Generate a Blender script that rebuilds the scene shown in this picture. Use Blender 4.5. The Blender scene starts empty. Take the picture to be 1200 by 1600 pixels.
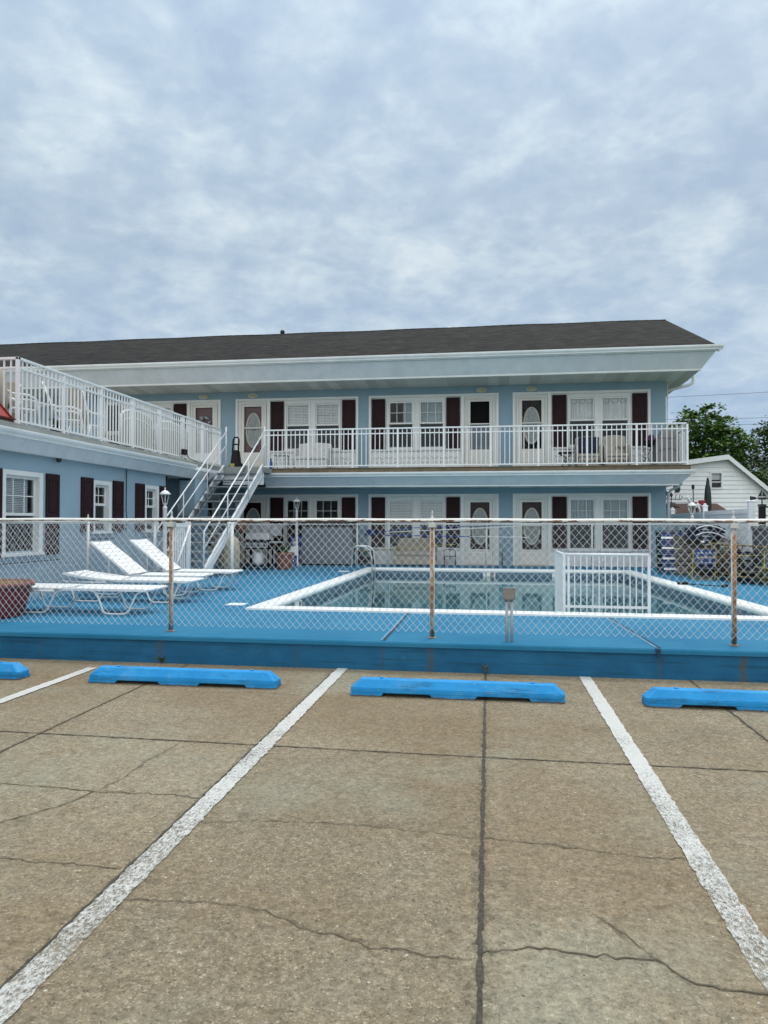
import bpy, math, random
from mathutils import Vector, Matrix
random.seed(7)
R = math.radians
S = bpy.context.scene
C = S.collection
OFF = {}

# ------------------------------------------------------------------ mesh helper
class MB:
    def __init__(s):
        s.v = []; s.f = []; s.m = []; s.sm = []; s.cur = 0; s.smooth = False
    def _f(s, *ids):
        s.f.append(ids); s.m.append(s.cur); s.sm.append(s.smooth)
    def pts(s, ps):
        n = len(s.v); s.v.extend(tuple(p) for p in ps); return n
    def poly(s, *ps):
        n = s.pts(ps); s._f(*range(n, n + len(ps))); return s
    def box(s, x0, x1, y0, y1, z0, z1):
        n = s.pts([(x0,y0,z0),(x1,y0,z0),(x1,y1,z0),(x0,y1,z0),(x0,y0,z1),(x1,y0,z1),(x1,y1,z1),(x0,y1,z1)])
        for q in ((3,2,1,0),(4,5,6,7),(0,1,5,4),(1,2,6,5),(2,3,7,6),(3,0,4,7)): s._f(*[n+i for i in q])
        return s
    def prism(s, a, b):
        """two matching rings of points joined by quads, with end caps"""
        k = len(a); n = s.pts(a); m = s.pts(b)
        for i in range(k): s._f(n+i, n+(i+1)%k, m+(i+1)%k, m+i)
        s._f(*[n+i for i in range(k)][::-1]); s._f(*[m+i for i in range(k)])
        return s
    def prx(s, yz, x0, x1): return s.prism([(x0,y,z) for y,z in yz], [(x1,y,z) for y,z in yz])
    def pry(s, xz, y0, y1): return s.prism([(x,y0,z) for x,z in xz], [(x,y1,z) for x,z in xz])
    def prz(s, xy, z0, z1): return s.prism([(x,y,z0) for x,y in xy], [(x,y,z1) for x,y in xy])
    def tube(s, ps, r, n=6, closed=False, caps=True):
        ps = [Vector(p) for p in ps]; k = len(ps)
        rs = r if isinstance(r, (list, tuple)) else [r]*k
        sm = s.smooth; s.smooth = n > 4
        prev = None; rings = []
        for i in range(k):
            if closed: t = ps[(i+1)%k] - ps[i-1]
            else: t = ps[min(i+1,k-1)] - ps[max(i-1,0)]
            t.normalize()
            if prev is None:
                a = Vector((0,0,1)) if abs(t.z) < .9 else Vector((1,0,0))
                u = t.cross(a).normalized()
            else:
                u = (prev - t*prev.dot(t)).normalized()
            prev = u; w = t.cross(u)
            rings.append(s.pts([ps[i] + (u*math.cos(2*math.pi*j/n) + w*math.sin(2*math.pi*j/n))*rs[i] for j in range(n)]))
        for i in range(k if closed else k-1):
            a = rings[i]; b = rings[(i+1)%k]
            for j in range(n): s._f(a+j, a+(j+1)%n, b+(j+1)%n, b+j)
        if caps and not closed:
            s.smooth = False
            s._f(*[rings[0]+j for j in range(n)][::-1]); s._f(*[rings[-1]+j for j in range(n)])
        s.smooth = sm
        return s
    def lathe(s, x, y, prof, n=12, sx=1, sy=1, rot=0):
        sm = s.smooth; s.smooth = n > 6
        rings = [s.pts([(x+sx*r*math.cos(2*math.pi*j/n+rot), y+sy*r*math.sin(2*math.pi*j/n+rot), z) for j in range(n)]) for r, z in prof]
        for a, b in zip(rings, rings[1:]):
            for j in range(n): s._f(a+j, a+(j+1)%n, b+(j+1)%n, b+j)
        s.smooth = False
        s._f(*[rings[0]+j for j in range(n)][::-1]); s._f(*[rings[-1]+j for j in range(n)])
        s.smooth = sm
        return s
    def ball(s, c, r, n=10, k=6):
        rx, ry, rz = r if isinstance(r, (tuple, list)) else (r, r, r)
        sm = s.smooth; s.smooth = True
        rings = []
        for i in range(1, k):
            a = math.pi*i/k - math.pi/2
            rings.append(s.pts([(c[0]+rx*math.cos(a)*math.cos(2*math.pi*j/n), c[1]+ry*math.cos(a)*math.sin(2*math.pi*j/n), c[2]+rz*math.sin(a)) for j in range(n)]))
        for a, b in zip(rings, rings[1:]):
            for j in range(n): s._f(a+j, a+(j+1)%n, b+(j+1)%n, b+j)
        lo = s.pts([(c[0], c[1], c[2]-rz)]); hi = s.pts([(c[0], c[1], c[2]+rz)])
        for j in range(n):
            s._f(lo, rings[0]+(j+1)%n, rings[0]+j); s._f(hi, rings[-1]+j, rings[-1]+(j+1)%n)
        s.smooth = sm
        return s
    def wall(s, x0, x1, z0, z1, holes, y, t, axis='y'):
        """a vertical sheet facing -y (or +x when axis='x') with rectangular openings and their reveals"""
        xs = sorted({x0, x1} | {min(max(a, x0), x1) for h in holes for a in h[:2]})
        zs = sorted({z0, z1} | {min(max(a, z0), z1) for h in holes for a in h[2:]})
        P = (lambda a, d, z: (a, y+d, z)) if axis == 'y' else (lambda a, d, z: (y-d, a, z))
        for xa, xb in zip(xs, xs[1:]):
            for za, zb in zip(zs, zs[1:]):
                cx, cz = (xa+xb)/2, (za+zb)/2
                if any(h[0] < cx < h[1] and h[2] < cz < h[3] for h in holes): continue
                s.poly(P(xa,0,za), P(xb,0,za), P(xb,0,zb), P(xa,0,zb))
        for h in list(holes) + [(x0, x1, z0, z1)]:
            a, b, c, d = h
            s.poly(P(a,0,c), P(a,t,c), P(a,t,d), P(a,0,d)); s.poly(P(b,0,c), P(b,t,c), P(b,t,d), P(b,0,d))
            s.poly(P(a,0,c), P(b,0,c), P(b,t,c), P(a,t,c)); s.poly(P(a,0,d), P(b,0,d), P(b,t,d), P(a,t,d))
        return s
    def move(s, i0, M):
        for i in range(i0, len(s.v)): s.v[i] = tuple(M @ Vector(s.v[i]))
        return s

def obj(name, mb, mat, parent=None, bevel=0, label=None):
    off = OFF.get(parent, Vector((0,0,0)))
    me = bpy.data.meshes.new(name)
    me.from_pydata([(x-off.x, y-off.y, z-off.z) for x, y, z in mb.v], [], mb.f)
    for m in (mat if isinstance(mat, (list, tuple)) else [mat]): me.materials.append(m)
    me.polygons.foreach_set('material_index', mb.m)
    me.polygons.foreach_set('use_smooth', mb.sm)
    me.update()
    o = bpy.data.objects.new(name, me); C.objects.link(o)
    if parent is not None: o.parent = parent
    OFF[o] = off
    if label: o['label'] = label
    if bevel:
        b = o.modifiers.new('bevel', 'BEVEL'); b.width = bevel; b.segments = 2; b.limit_method = 'ANGLE'; b.angle_limit = R(40)
    return o
def thing(name, label, cat, loc=(0,0,0), group=None):
    o = bpy.data.objects.new(name, None); C.objects.link(o)
    o.empty_display_size = .2; o.location = loc; OFF[o] = Vector(loc)
    o['label'] = label; o['category'] = cat
    if group: o['group'] = group
    return o
def tag(o, label, cat, group=None):
    o['label'] = label; o['category'] = cat
    if group: o['group'] = group
    return o
def solo(name, mb, mat, label, cat, group=None, loc=(0,0,0), bevel=0):
    me = MB(); me.__dict__.update(mb.__dict__)
    me.v = [(x-loc[0], y-loc[1], z-loc[2]) for x, y, z in mb.v]
    o = obj(name, me, mat, None, bevel); o.location = loc
    return tag(o, label, cat, group)
def setting(name, mb, mat, bevel=0):
    o = obj(name, mb, mat, None, bevel); o['kind'] = 'structure'; return o
def copy_tree(o, parent=None):
    c = o.copy(); C.objects.link(c)
    if parent is not None: c.parent = parent
    for ch in list(o.children): copy_tree(ch, c)
    return c
def again(o, label, loc, rz=0.0, group=None):
    c = copy_tree(o); c.location = loc; c.rotation_euler = (0, 0, rz); c['label'] = label
    if group: c['group'] = group
    return c

# ------------------------------------------------------------------ materials
def newmat(name):
    m = bpy.data.materials.new(name); m.use_nodes = True
    nt = m.node_tree
    return m, nt, nt.nodes, nt.links, nt.nodes['Principled BSDF']
def tex(nd, lk, kind, scale=5, detail=4, rough=.6, vec=None, **kw):
    t = nd.new('ShaderNodeTex'+kind)
    t.inputs['Scale'].default_value = scale
    if kind == 'Noise':
        t.inputs['Detail'].default_value = detail; t.inputs['Roughness'].default_value = rough
    if vec is not None: lk.new(vec, t.inputs['Vector'])
    return t
def coords(nd, lk, sc=(1,1,1), loc=(0,0,0), rot=(0,0,0)):
    g = nd.new('ShaderNodeNewGeometry'); mp = nd.new('ShaderNodeMapping')
    mp.inputs['Scale'].default_value = sc; mp.inputs['Location'].default_value = loc; mp.inputs['Rotation'].default_value = rot
    lk.new(g.outputs['Position'], mp.inputs['Vector']); return mp.outputs['Vector']
def ramp(nd, lk, fac, stops, interp='LINEAR'):
    r = nd.new('ShaderNodeValToRGB'); r.color_ramp.interpolation = interp
    e = r.color_ramp.elements
    while len(e) < len(stops): e.new(.5)
    for i, (p, c) in enumerate(stops):
        e[i].position = p; e[i].color = c if len(c) == 4 else (*c, 1)
    lk.new(fac, r.inputs['Fac']); return r.outputs['Color']
def g3(v): return (v, v, v)
def mixc(nd, lk, fac, a, b, mode='MIX'):
    m = nd.new('ShaderNodeMix'); m.data_type = 'RGBA'; m.blend_type = mode
    for sock, v in ((m.inputs['Factor'], fac), (m.inputs['A'], a), (m.inputs['B'], b)):
        if hasattr(v, 'is_output') or isinstance(v, bpy.types.NodeSocket): lk.new(v, sock)
        elif isinstance(v, (int, float)): sock.default_value = v
        else: sock.default_value = (*v, 1)
    return m.outputs['Result']
def bump(nd, lk, h, strength=.3, dist=.01, bsdf=None):
    b = nd.new('ShaderNodeBump'); b.inputs['Strength'].default_value = strength; b.inputs['Distance'].default_value = dist
    lk.new(h, b.inputs['Height'])
    if bsdf is not None: lk.new(b.outputs['Normal'], bsdf.inputs['Normal'])
    return b
def sc3(c, k): return tuple(min(1, x*k) for x in c)
def paint(name, col, rough=.5, var=.12, scale=3, dirt=None, dirt_amt=.3, bmp=0, fine=0, metal=0, dirt_scale=1.6, spec=.4):
    """painted or plastic surface with slight wear: broad tone variation, optional dirt patches and fine grain"""
    m, nt, nd, lk, b = newmat(name)
    v = coords(nd, lk)
    n = tex(nd, lk, 'Noise', scale, 5, .65, v)
    c = ramp(nd, lk, n.outputs['Fac'], [(.3, sc3(col, 1-var)), (.7, sc3(col, 1+var))])
    if dirt:
        n2 = tex(nd, lk, 'Noise', dirt_scale, 8, .7, v)
        f = ramp(nd, lk, n2.outputs['Fac'], [(.48, g3(0)), (.72, g3(dirt_amt))])
        c = mixc(nd, lk, f, c, dirt)
    lk.new(c, b.inputs['Base Color'])
    b.inputs['Roughness'].default_value = rough; b.inputs['Metallic'].default_value = metal; b.inputs['Specular IOR Level'].default_value = spec
    if bmp or fine:
        n3 = tex(nd, lk, 'Noise', fine or 60, 4, .6, v)
        bump(nd, lk, n3.outputs['Fac'], bmp or .15, .004, b)
    return m

def concrete_mat():
    m, nt, nd, lk, b = newmat('weathered exposed aggregate concrete')
    v = coords(nd, lk)
    big = tex(nd, lk, 'Noise', .55, 5, .6, v)
    base = ramp(nd, lk, big.outputs['Fac'], [(.3, (.215,.165,.108)), (.5, (.270,.218,.150)), (.72, (.325,.275,.200))])
    mid = tex(nd, lk, 'Noise', 3.2, 6, .7, v)
    base = mixc(nd, lk, ramp(nd, lk, mid.outputs['Fac'], [(.42, g3(0)), (.75, g3(.6))]), base, (.235,.215,.175))
    # each poured slab has its own tone
    sxx = nd.new('ShaderNodeSeparateXYZ'); lk.new(v, sxx.inputs['Vector'])
    mrx = nd.new('ShaderNodeMapRange'); mrx.inputs['From Min'].default_value = -7; mrx.inputs['From Max'].default_value = 7; lk.new(sxx.outputs['X'], mrx.inputs['Value'])
    near_ = ramp(nd, lk, mrx.outputs[0], [(0, g3(.46)), (.26, g3(.52)), (.379, g3(.45)), (.498, g3(.515)), (.646, g3(.48))], 'CONSTANT')
    far_ = ramp(nd, lk, mrx.outputs[0], [(0, g3(.5)), (.26, g3(.50)), (.379, g3(.53)), (.498, g3(.50)), (.646, g3(.46))], 'CONSTANT')
    gy = nd.new('ShaderNodeMath'); gy.operation = 'GREATER_THAN'; gy.inputs[1].default_value = 4.94; lk.new(sxx.outputs['Y'], gy.inputs[0])
    base = mixc(nd, lk, 1.0, base, mixc(nd, lk, gy.outputs[0], near_, far_), 'OVERLAY')
    # aggregate stones
    jn = tex(nd, lk, 'Noise', 55, 2, .5, v)
    jv = nd.new('ShaderNodeVectorMath'); jv.operation = 'MULTIPLY_ADD'; lk.new(jn.outputs['Color'], jv.inputs[0]); jv.inputs[1].default_value = (.022,.022,.022); lk.new(v, jv.inputs[2])
    vo = tex(nd, lk, 'Voronoi', 92, vec=jv.outputs[0])
    sep = nd.new('ShaderNodeSeparateColor'); lk.new(vo.outputs['Color'], sep.inputs['Color'])
    stone = ramp(nd, lk, sep.outputs['Red'], [(0, (.075,.055,.035)), (.2, (.17,.125,.08)), (.55, (.30,.235,.155)), (.82, (.38,.32,.23)), (1, (.50,.45,.36))])
    edge = ramp(nd, lk, vo.outputs['Distance'], [(.22, g3(.75)), (.66, g3(0))])
    base = mixc(nd, lk, edge, base, stone)
    vs = tex(nd, lk, 'Voronoi', 34, vec=v)
    sp = nd.new('ShaderNodeSeparateColor'); lk.new(vs.outputs['Color'], sp.inputs['Color'])
    pick = ramp(nd, lk, sp.outputs['Green'], [(.90, g3(0)), (.92, g3(1))], 'LINEAR')
    near = ramp(nd, lk, vs.outputs['Distance'], [(.12, g3(.8)), (.24, g3(0))])
    f = mixc(nd, lk, 1.0, pick, near, 'MULTIPLY')
    base = mixc(nd, lk, f, base, ramp(nd, lk, sp.outputs['Blue'], [(.3, (.42,.38,.31)), (.55, (.055,.048,.04)), (.8, (.62,.60,.55))]))
    fine = tex(nd, lk, 'Noise', 260, 3, .7, v)
    base = mixc(nd, lk, .7, base, ramp(nd, lk, fine.outputs['Fac'], [(.3, g3(.2)), (.7, g3(.82))]), 'OVERLAY')
    # old drips of oil and damp blotches
    st = tex(nd, lk, 'Noise', 1.1, 9, .75, coords(nd, lk, loc=(5,3,0)))
    base = mixc(nd, lk, ramp(nd, lk, st.outputs['Fac'], [(.56, g3(0)), (.72, g3(.6))]), base, (.13,.10,.068))
    st3 = tex(nd, lk, 'Noise', .38, 4, .55, coords(nd, lk, loc=(15,8,0)))
    base = mixc(nd, lk, ramp(nd, lk, st3.outputs['Fac'], [(.46, g3(0)), (.66, g3(.6))]), base, (.205,.145,.082))
    st4 = tex(nd, lk, 'Noise', .7, 6, .65, coords(nd, lk, loc=(25,2,0)))
    base = mixc(nd, lk, ramp(nd, lk, st4.outputs['Fac'], [(.5, g3(0)), (.68, g3(.6))]), base, (.30,.29,.225))
    pit = tex(nd, lk, 'Voronoi', 46, vec=jv.outputs[0]); sp2 = nd.new('ShaderNodeSeparateColor'); lk.new(pit.outputs['Color'], sp2.inputs['Color'])
    pn_ = tex(nd, lk, 'Noise', 1.6, 3, .6, coords(nd, lk, loc=(2,7,0)))
    pk_ = nd.new('ShaderNodeMath'); pk_.operation = 'ADD'; lk.new(sp2.outputs['Red'], pk_.inputs[0]); lk.new(pn_.outputs['Fac'], pk_.inputs[1])
    pf = mixc(nd, lk, 1.0, ramp(nd, lk, pk_.outputs[0], [(.70, g3(0)), (.72, g3(1))]) if False else ramp(nd, lk, sp2.outputs['Red'], [(.86, g3(0)), (.87, g3(1))]), ramp(nd, lk, pit.outputs['Distance'], [(.10, g3(.85)), (.24, g3(0))]), 'MULTIPLY')
    base = mixc(nd, lk, pf, base, (.06,.05,.035))
    st2 = tex(nd, lk, 'Noise', 5.5, 4, .6, coords(nd, lk, loc=(1,9,0)))
    base = mixc(nd, lk, ramp(nd, lk, st2.outputs['Fac'], [(.71, g3(0)), (.76, g3(.6))]), base, (.05,.042,.035))
    md_ = tex(nd, lk, 'Noise', 11, 8, .8, v)
    base = mixc(nd, lk, .38, base, ramp(nd, lk, md_.outputs['Fac'], [(.32, g3(.26)), (.68, g3(.72))]), 'OVERLAY')
    md2 = tex(nd, lk, 'Noise', 34, 6, .75, jv.outputs[0])
    base = mixc(nd, lk, .62, base, ramp(nd, lk, md2.outputs['Fac'], [(.34, g3(.22)), (.66, g3(.76))]), 'OVERLAY')
    base = mixc(nd, lk, 1.0, base, (.99, 1.0, .955), 'MULTIPLY')
    hs_ = nd.new('ShaderNodeHueSaturation'); hs_.inputs['Saturation'].default_value = 1.0; hs_.inputs['Value'].default_value = .80; lk.new(base, hs_.inputs['Color'])
    lk.new(hs_.outputs[0], b.inputs['Base Color'])
    b.inputs['Roughness'].default_value = .88; b.inputs['Specular IOR Level'].default_value = .25
    bump(nd, lk, vo.outputs['Distance'], .5, .005, b)
    return m
def line_paint_mat():
    m, nt, nd, lk, b = newmat('worn white line paint')
    v = coords(nd, lk)
    vv = coords(nd, lk, (1, .55, 1))
    n = tex(nd, lk, 'Noise', 75, 6, .85, vv)
    n2 = tex(nd, lk, 'Noise', 1.3, 3, .6, v)
    ad = nd.new('ShaderNodeMath'); ad.operation = 'MULTIPLY_ADD'; ad.inputs[1].default_value = .5
    lk.new(n2.outputs['Fac'], ad.inputs[0]); lk.new(n.outputs['Fac'], ad.inputs[2])
    # heavier wear near the camera end of the bays (driven over most)
    sx = nd.new('ShaderNodeSeparateXYZ'); lk.new(v, sx.inputs['Vector'])
    mr = nd.new('ShaderNodeMapRange'); mr.inputs['From Min'].default_value = 2; mr.inputs['From Max'].default_value = 7.5
    mr.inputs['To Min'].default_value = .10; mr.inputs['To Max'].default_value = -.08
    lk.new(sx.outputs['Y'], mr.inputs['Value'])
    a2 = nd.new('ShaderNodeMath'); a2.operation = 'ADD'; lk.new(ad.outputs[0], a2.inputs[0]); lk.new(mr.outputs['Result'], a2.inputs[1])
    f = ramp(nd, lk, a2.outputs[0], [(.76, g3(1)), (.90, g3(.12))])
    nn = tex(nd, lk, 'Noise', 70, 4, .7, v)
    c = ramp(nd, lk, nn.outputs['Fac'], [(.3, (.40,.40,.37)), (.7, (.54,.54,.51))])
    lk.new(c, b.inputs['Base Color']); b.inputs['Roughness'].default_value = .75
    tr = nd.new('ShaderNodeBsdfTransparent'); mx = nd.new('ShaderNodeMixShader')
    lk.new(f, mx.inputs['Fac']); lk.new(tr.outputs[0], mx.inputs[1]); lk.new(b.outputs[0], mx.inputs[2])
    lk.new(mx.outputs[0], nd['Material Output'].inputs['Surface'])
    return m
def blue_wall_mat():
    """painted retaining wall: board marks, chipped spots, rust runs under the posts"""
    m, nt, nd, lk, b = newmat('worn blue wall paint')
    v = coords(nd, lk)
    n = tex(nd, lk, 'Noise', 2.2, 6, .65, v)
    c = ramp(nd, lk, n.outputs['Fac'], [(.3, (.010,.088,.180)), (.7, (.019,.135,.258))])
    hz = tex(nd, lk, 'Noise', 1, 5, .6, coords(nd, lk, (1.2, 1, 26)))
    c = mixc(nd, lk, ramp(nd, lk, hz.outputs['Fac'], [(.54, g3(0)), (.66, g3(.6))]), c, (.012,.060,.10))
    ch = tex(nd, lk, 'Noise', 1, 5, .75, coords(nd, lk, (5, 5, 34)))
    c = mixc(nd, lk, ramp(nd, lk, ch.outputs['Fac'], [(.67, g3(0)), (.70, g3(.9))]), c, (.012,.018,.024))
    lt = tex(nd, lk, 'Noise', 1, 6, .7, coords(nd, lk, (2.4, 2.4, 8), (3,1,4)))
    c = mixc(nd, lk, ramp(nd, lk, lt.outputs['Fac'], [(.62, g3(0)), (.8, g3(.5))]), c, (.075,.21,.31))
    sx = nd.new('ShaderNodeSeparateXYZ'); lk.new(v, sx.inputs['Vector'])
    wob = tex(nd, lk, 'Noise', 9, 4, .6, v)
    for px, wdt, amt in ((-3.715,.10,.4), (-.622,.06,.6), (2.565,.06,.75), (-2.1,.03,.25), (1.75,.025,.4), (-1.15,.009,.95), (4.6,.008,.7), (-5.2,.008,.7)):
        d = nd.new('ShaderNodeMath'); d.operation = 'SUBTRACT'; lk.new(sx.outputs['X'], d.inputs[0]); d.inputs[1].default_value = px
        w2 = nd.new('ShaderNodeMath'); w2.operation = 'MULTIPLY_ADD'; lk.new(wob.outputs['Fac'], w2.inputs[0]); w2.inputs[1].default_value = .08; lk.new(d.outputs[0], w2.inputs[2])
        ab = nd.new('ShaderNodeMath'); ab.operation = 'ABSOLUTE'
        w3 = nd.new('ShaderNodeMath'); w3.operation = 'SUBTRACT'; lk.new(w2.outputs[0], w3.inputs[0]); w3.inputs[1].default_value = .04
        lk.new(w3.outputs[0], ab.inputs[0])
        f = ramp(nd, lk, ab.outputs[0], [(0, g3(amt)), (wdt, g3(0))])
        c = mixc(nd, lk, f, c, (.085,.075,.045))
    lk.new(c, b.inputs['Base Color']); b.inputs['Roughness'].default_value = .65; b.inputs['Specular IOR Level'].default_value = .2
    bb = tex(nd, lk, 'Noise', 18, 6, .7, v)
    bump(nd, lk, bb.outputs['Fac'], .35, .006, b)
    return m
def deck_mat():
    m, nt, nd, lk, b = newmat('blue painted pool deck')
    v = coords(nd, lk)
    n = tex(nd, lk, 'Noise', .9, 6, .65, v)
    c = ramp(nd, lk, n.outputs['Fac'], [(.3, (.016,.138,.255)), (.7, (.034,.190,.318))])
    n2 = tex(nd, lk, 'Noise', 2.6, 8, .75, coords(nd, lk, loc=(4,2,0)))
    c = mixc(nd, lk, ramp(nd, lk, n2.outputs['Fac'], [(.55, g3(0)), (.8, g3(.5))]), c, (.06,.24,.37))
    n4 = tex(nd, lk, 'Noise', 4, 8, .75, coords(nd, lk, loc=(9,6,0)))
    c = mixc(nd, lk, ramp(nd, lk, n4.outputs['Fac'], [(.58, g3(0)), (.70, g3(.6))]), c, (.026,.105,.175))
    n5 = tex(nd, lk, 'Noise', 1.4, 7, .7, coords(nd, lk, loc=(3,16,0)))
    c = mixc(nd, lk, ramp(nd, lk, n5.outputs['Fac'], [(.56, g3(0)), (.75, g3(.35))]), c, (.06,.13,.165))
    lk.new(c, b.inputs['Base Color']); b.inputs['Roughness'].default_value = .75; b.inputs['Specular IOR Level'].default_value = .12
    n3 = tex(nd, lk, 'Noise', 40, 4, .6, v); bump(nd, lk, n3.outputs['Fac'], .25, .003, b)
    return m
def stop_mat():
    m, nt, nd, lk, b = newmat('chipped blue parking stop paint')
    v = coords(nd, lk)
    n = tex(nd, lk, 'Noise', 5, 5, .6, v)
    c = ramp(nd, lk, n.outputs['Fac'], [(.3, (.012,.215,.50)), (.7, (.022,.275,.60))])
    n2 = tex(nd, lk, 'Noise', 22, 6, .75, v)
    c = mixc(nd, lk, ramp(nd, lk, n2.outputs['Fac'], [(.62, g3(0)), (.65, g3(.85))]), c, (.25,.24,.21))
    sm_ = tex(nd, lk, 'Noise', 1, 6, .7, coords(nd, lk, (2.5, 9, 16)))
    c = mixc(nd, lk, ramp(nd, lk, sm_.outputs['Fac'], [(.54, g3(0)), (.68, g3(.75))]), c, (.02,.075,.14))
    fd_ = tex(nd, lk, 'Noise', 3.5, 7, .7, coords(nd, lk, loc=(4,4,1)))
    c = mixc(nd, lk, ramp(nd, lk, fd_.outputs['Fac'], [(.52, g3(0)), (.72, g3(.45))]), c, (.12,.36,.58))
    sx = nd.new('ShaderNodeSeparateXYZ'); lk.new(v, sx.inputs['Vector'])
    ad = nd.new('ShaderNodeMath'); ad.operation = 'MULTIPLY_ADD'; ad.inputs[1].default_value = .07
    lk.new(n2.outputs['Fac'], ad.inputs[0]); lk.new(sx.outputs['Z'], ad.inputs[2])
    c = mixc(nd, lk, ramp(nd, lk, ad.outputs[0], [(.043, g3(.9)), (.050, g3(0))]), c, (.11,.10,.085))
    lk.new(c, b.inputs['Base Color']); b.inputs['Roughness'].default_value = .6; b.inputs['Specular IOR Level'].default_value = .2
    bump(nd, lk, n2.outputs['Fac'], .45, .006, b)
    return m
def rust_post_mat():
    m, nt, nd, lk, b = newmat('white paint flaking to rust')
    v = coords(nd, lk)
    n = tex(nd, lk, 'Noise', 1, 7, .7, coords(nd, lk, (30, 30, 3.5)))
    g = nd.new('ShaderNodeNewGeometry'); sx = nd.new('ShaderNodeSeparateXYZ'); lk.new(g.outputs['Normal'], sx.inputs['Vector'])
    # the side turned to the car park (-y) has lost its paint
    ml = nd.new('ShaderNodeMath'); ml.operation = 'MULTIPLY_ADD'; ml.inputs[1].default_value = -.42
    lk.new(sx.outputs['Y'], ml.inputs[0]); lk.new(n.outputs['Fac'], ml.inputs[2])
    f = ramp(nd, lk, ml.outputs[0], [(.70, g3(0)), (.80, g3(1))])
    r2 = tex(nd, lk, 'Noise', 26, 6, .7, v)
    rust = ramp(nd, lk, r2.outputs['Fac'], [(.3, (.12,.05,.022)), (.45, (.27,.125,.05)), (.55, (.38,.19,.075)), (.7, (.48,.30,.16))])
    c = mixc(nd, lk, f, (.62,.62,.58), rust)
    sp = nd.new('ShaderNodeSeparateXYZ'); lk.new(v, sp.inputs['Vector'])
    lowf = ramp(nd, lk, sp.outputs['Z'], [(.38, g3(.7)), (.48, g3(0))])
    c = mixc(nd, lk, lowf, c, (.075,.042,.024))
    lk.new(c, b.inputs['Base Color']); b.inputs['Roughness'].default_value = .75
    return m
def rail_mat():
    m, nt, nd, lk, b = newmat('white fence rail paint with rust patches')
    v = coords(nd, lk)
    n = tex(nd, lk, 'Noise', 1, 7, .75, coords(nd, lk, (7, 20, 30)))
    g = nd.new('ShaderNodeNewGeometry'); sx = nd.new('ShaderNodeSeparateXYZ'); lk.new(g.outputs['Normal'], sx.inputs['Vector'])
    ml = nd.new('ShaderNodeMath'); ml.operation = 'MULTIPLY_ADD'; ml.inputs[1].default_value = -.14
    lk.new(sx.outputs['Z'], ml.inputs[0]); lk.new(n.outputs['Fac'], ml.inputs[2])
    f = ramp(nd, lk, ml.outputs[0], [(.535, g3(0)), (.585, g3(1))])
    r2 = tex(nd, lk, 'Noise', 30, 6, .7, v)
    rust = ramp(nd, lk, r2.outputs['Fac'], [(.35, (.05,.022,.012)), (.5, (.20,.085,.035)), (.7, (.36,.22,.11))])
    lk.new(mixc(nd, lk, f, (.74,.74,.70), rust), b.inputs['Base Color']); b.inputs['Roughness'].default_value = .55
    return m
def siding_mat(name, col, pitch, axis='Z', depth=.6):
    m, nt, nd, lk, b = newmat(name)
    v = coords(nd, lk); sx = nd.new('ShaderNodeSeparateXYZ'); lk.new(v, sx.inputs['Vector'])
    mo = nd.new('ShaderNodeMath'); mo.operation = 'DIVIDE'; lk.new(sx.outputs[axis], mo.inputs[0]); mo.inputs[1].default_value = pitch
    fr = nd.new('ShaderNodeMath'); fr.operation = 'FRACT'; lk.new(mo.outputs[0], fr.inputs[0])
    n = tex(nd, lk, 'Noise', 2.5, 5, .6, v)
    c = ramp(nd, lk, n.outputs['Fac'], [(.3, sc3(col, .9)), (.7, sc3(col, 1.06))])
    lk.new(c, b.inputs['Base Color']); b.inputs['Roughness'].default_value = .5
    inv = ramp(nd, lk, fr.outputs[0], [(0, g3(0)), (.08, g3(1)), (.92, g3(.6)), (1, g3(0))])
    bump(nd, lk, inv, depth, .02, b)
    return m
def shingle_mat():
    m, nt, nd, lk, b = newmat('dark asphalt shingles')
    v = coords(nd, lk)
    br = nd.new('ShaderNodeTexBrick'); lk.new(v, br.inputs['Vector'])
    br.inputs['Scale'].default_value = 1; br.inputs['Brick Width'].default_value = .30; br.inputs['Row Height'].default_value = .13
    br.inputs['Mortar Size'].default_value = .008; br.offset = .37
    br.inputs['Color1'].default_value = (.010,.009,.0085,1); br.inputs['Color2'].default_value = (.034,.031,.027,1); br.inputs['Mortar'].default_value = (.009,.008,.008,1)
    n = tex(nd, lk, 'Noise', 1.4, 6, .7, v)
    c = mixc(nd, lk, .8, br.outputs['Color'], ramp(nd, lk, n.outputs['Fac'], [(.3, g3(.3)), (.7, g3(.62))]), 'OVERLAY')
    n2 = tex(nd, lk, 'Noise', 90, 3, .7, v)
    c = mixc(nd, lk, .5, c, ramp(nd, lk, n2.outputs['Fac'], [(.3, g3(.3)), (.7, g3(.7))]), 'OVERLAY')
    lk.new(c, b.inputs['Base Color']); b.inputs['Roughness'].default_value = .95; b.inputs['Specular IOR Level'].default_value = .15
    bump(nd, lk, br.outputs['Fac'], -.6, .01, b)
    return m
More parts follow.
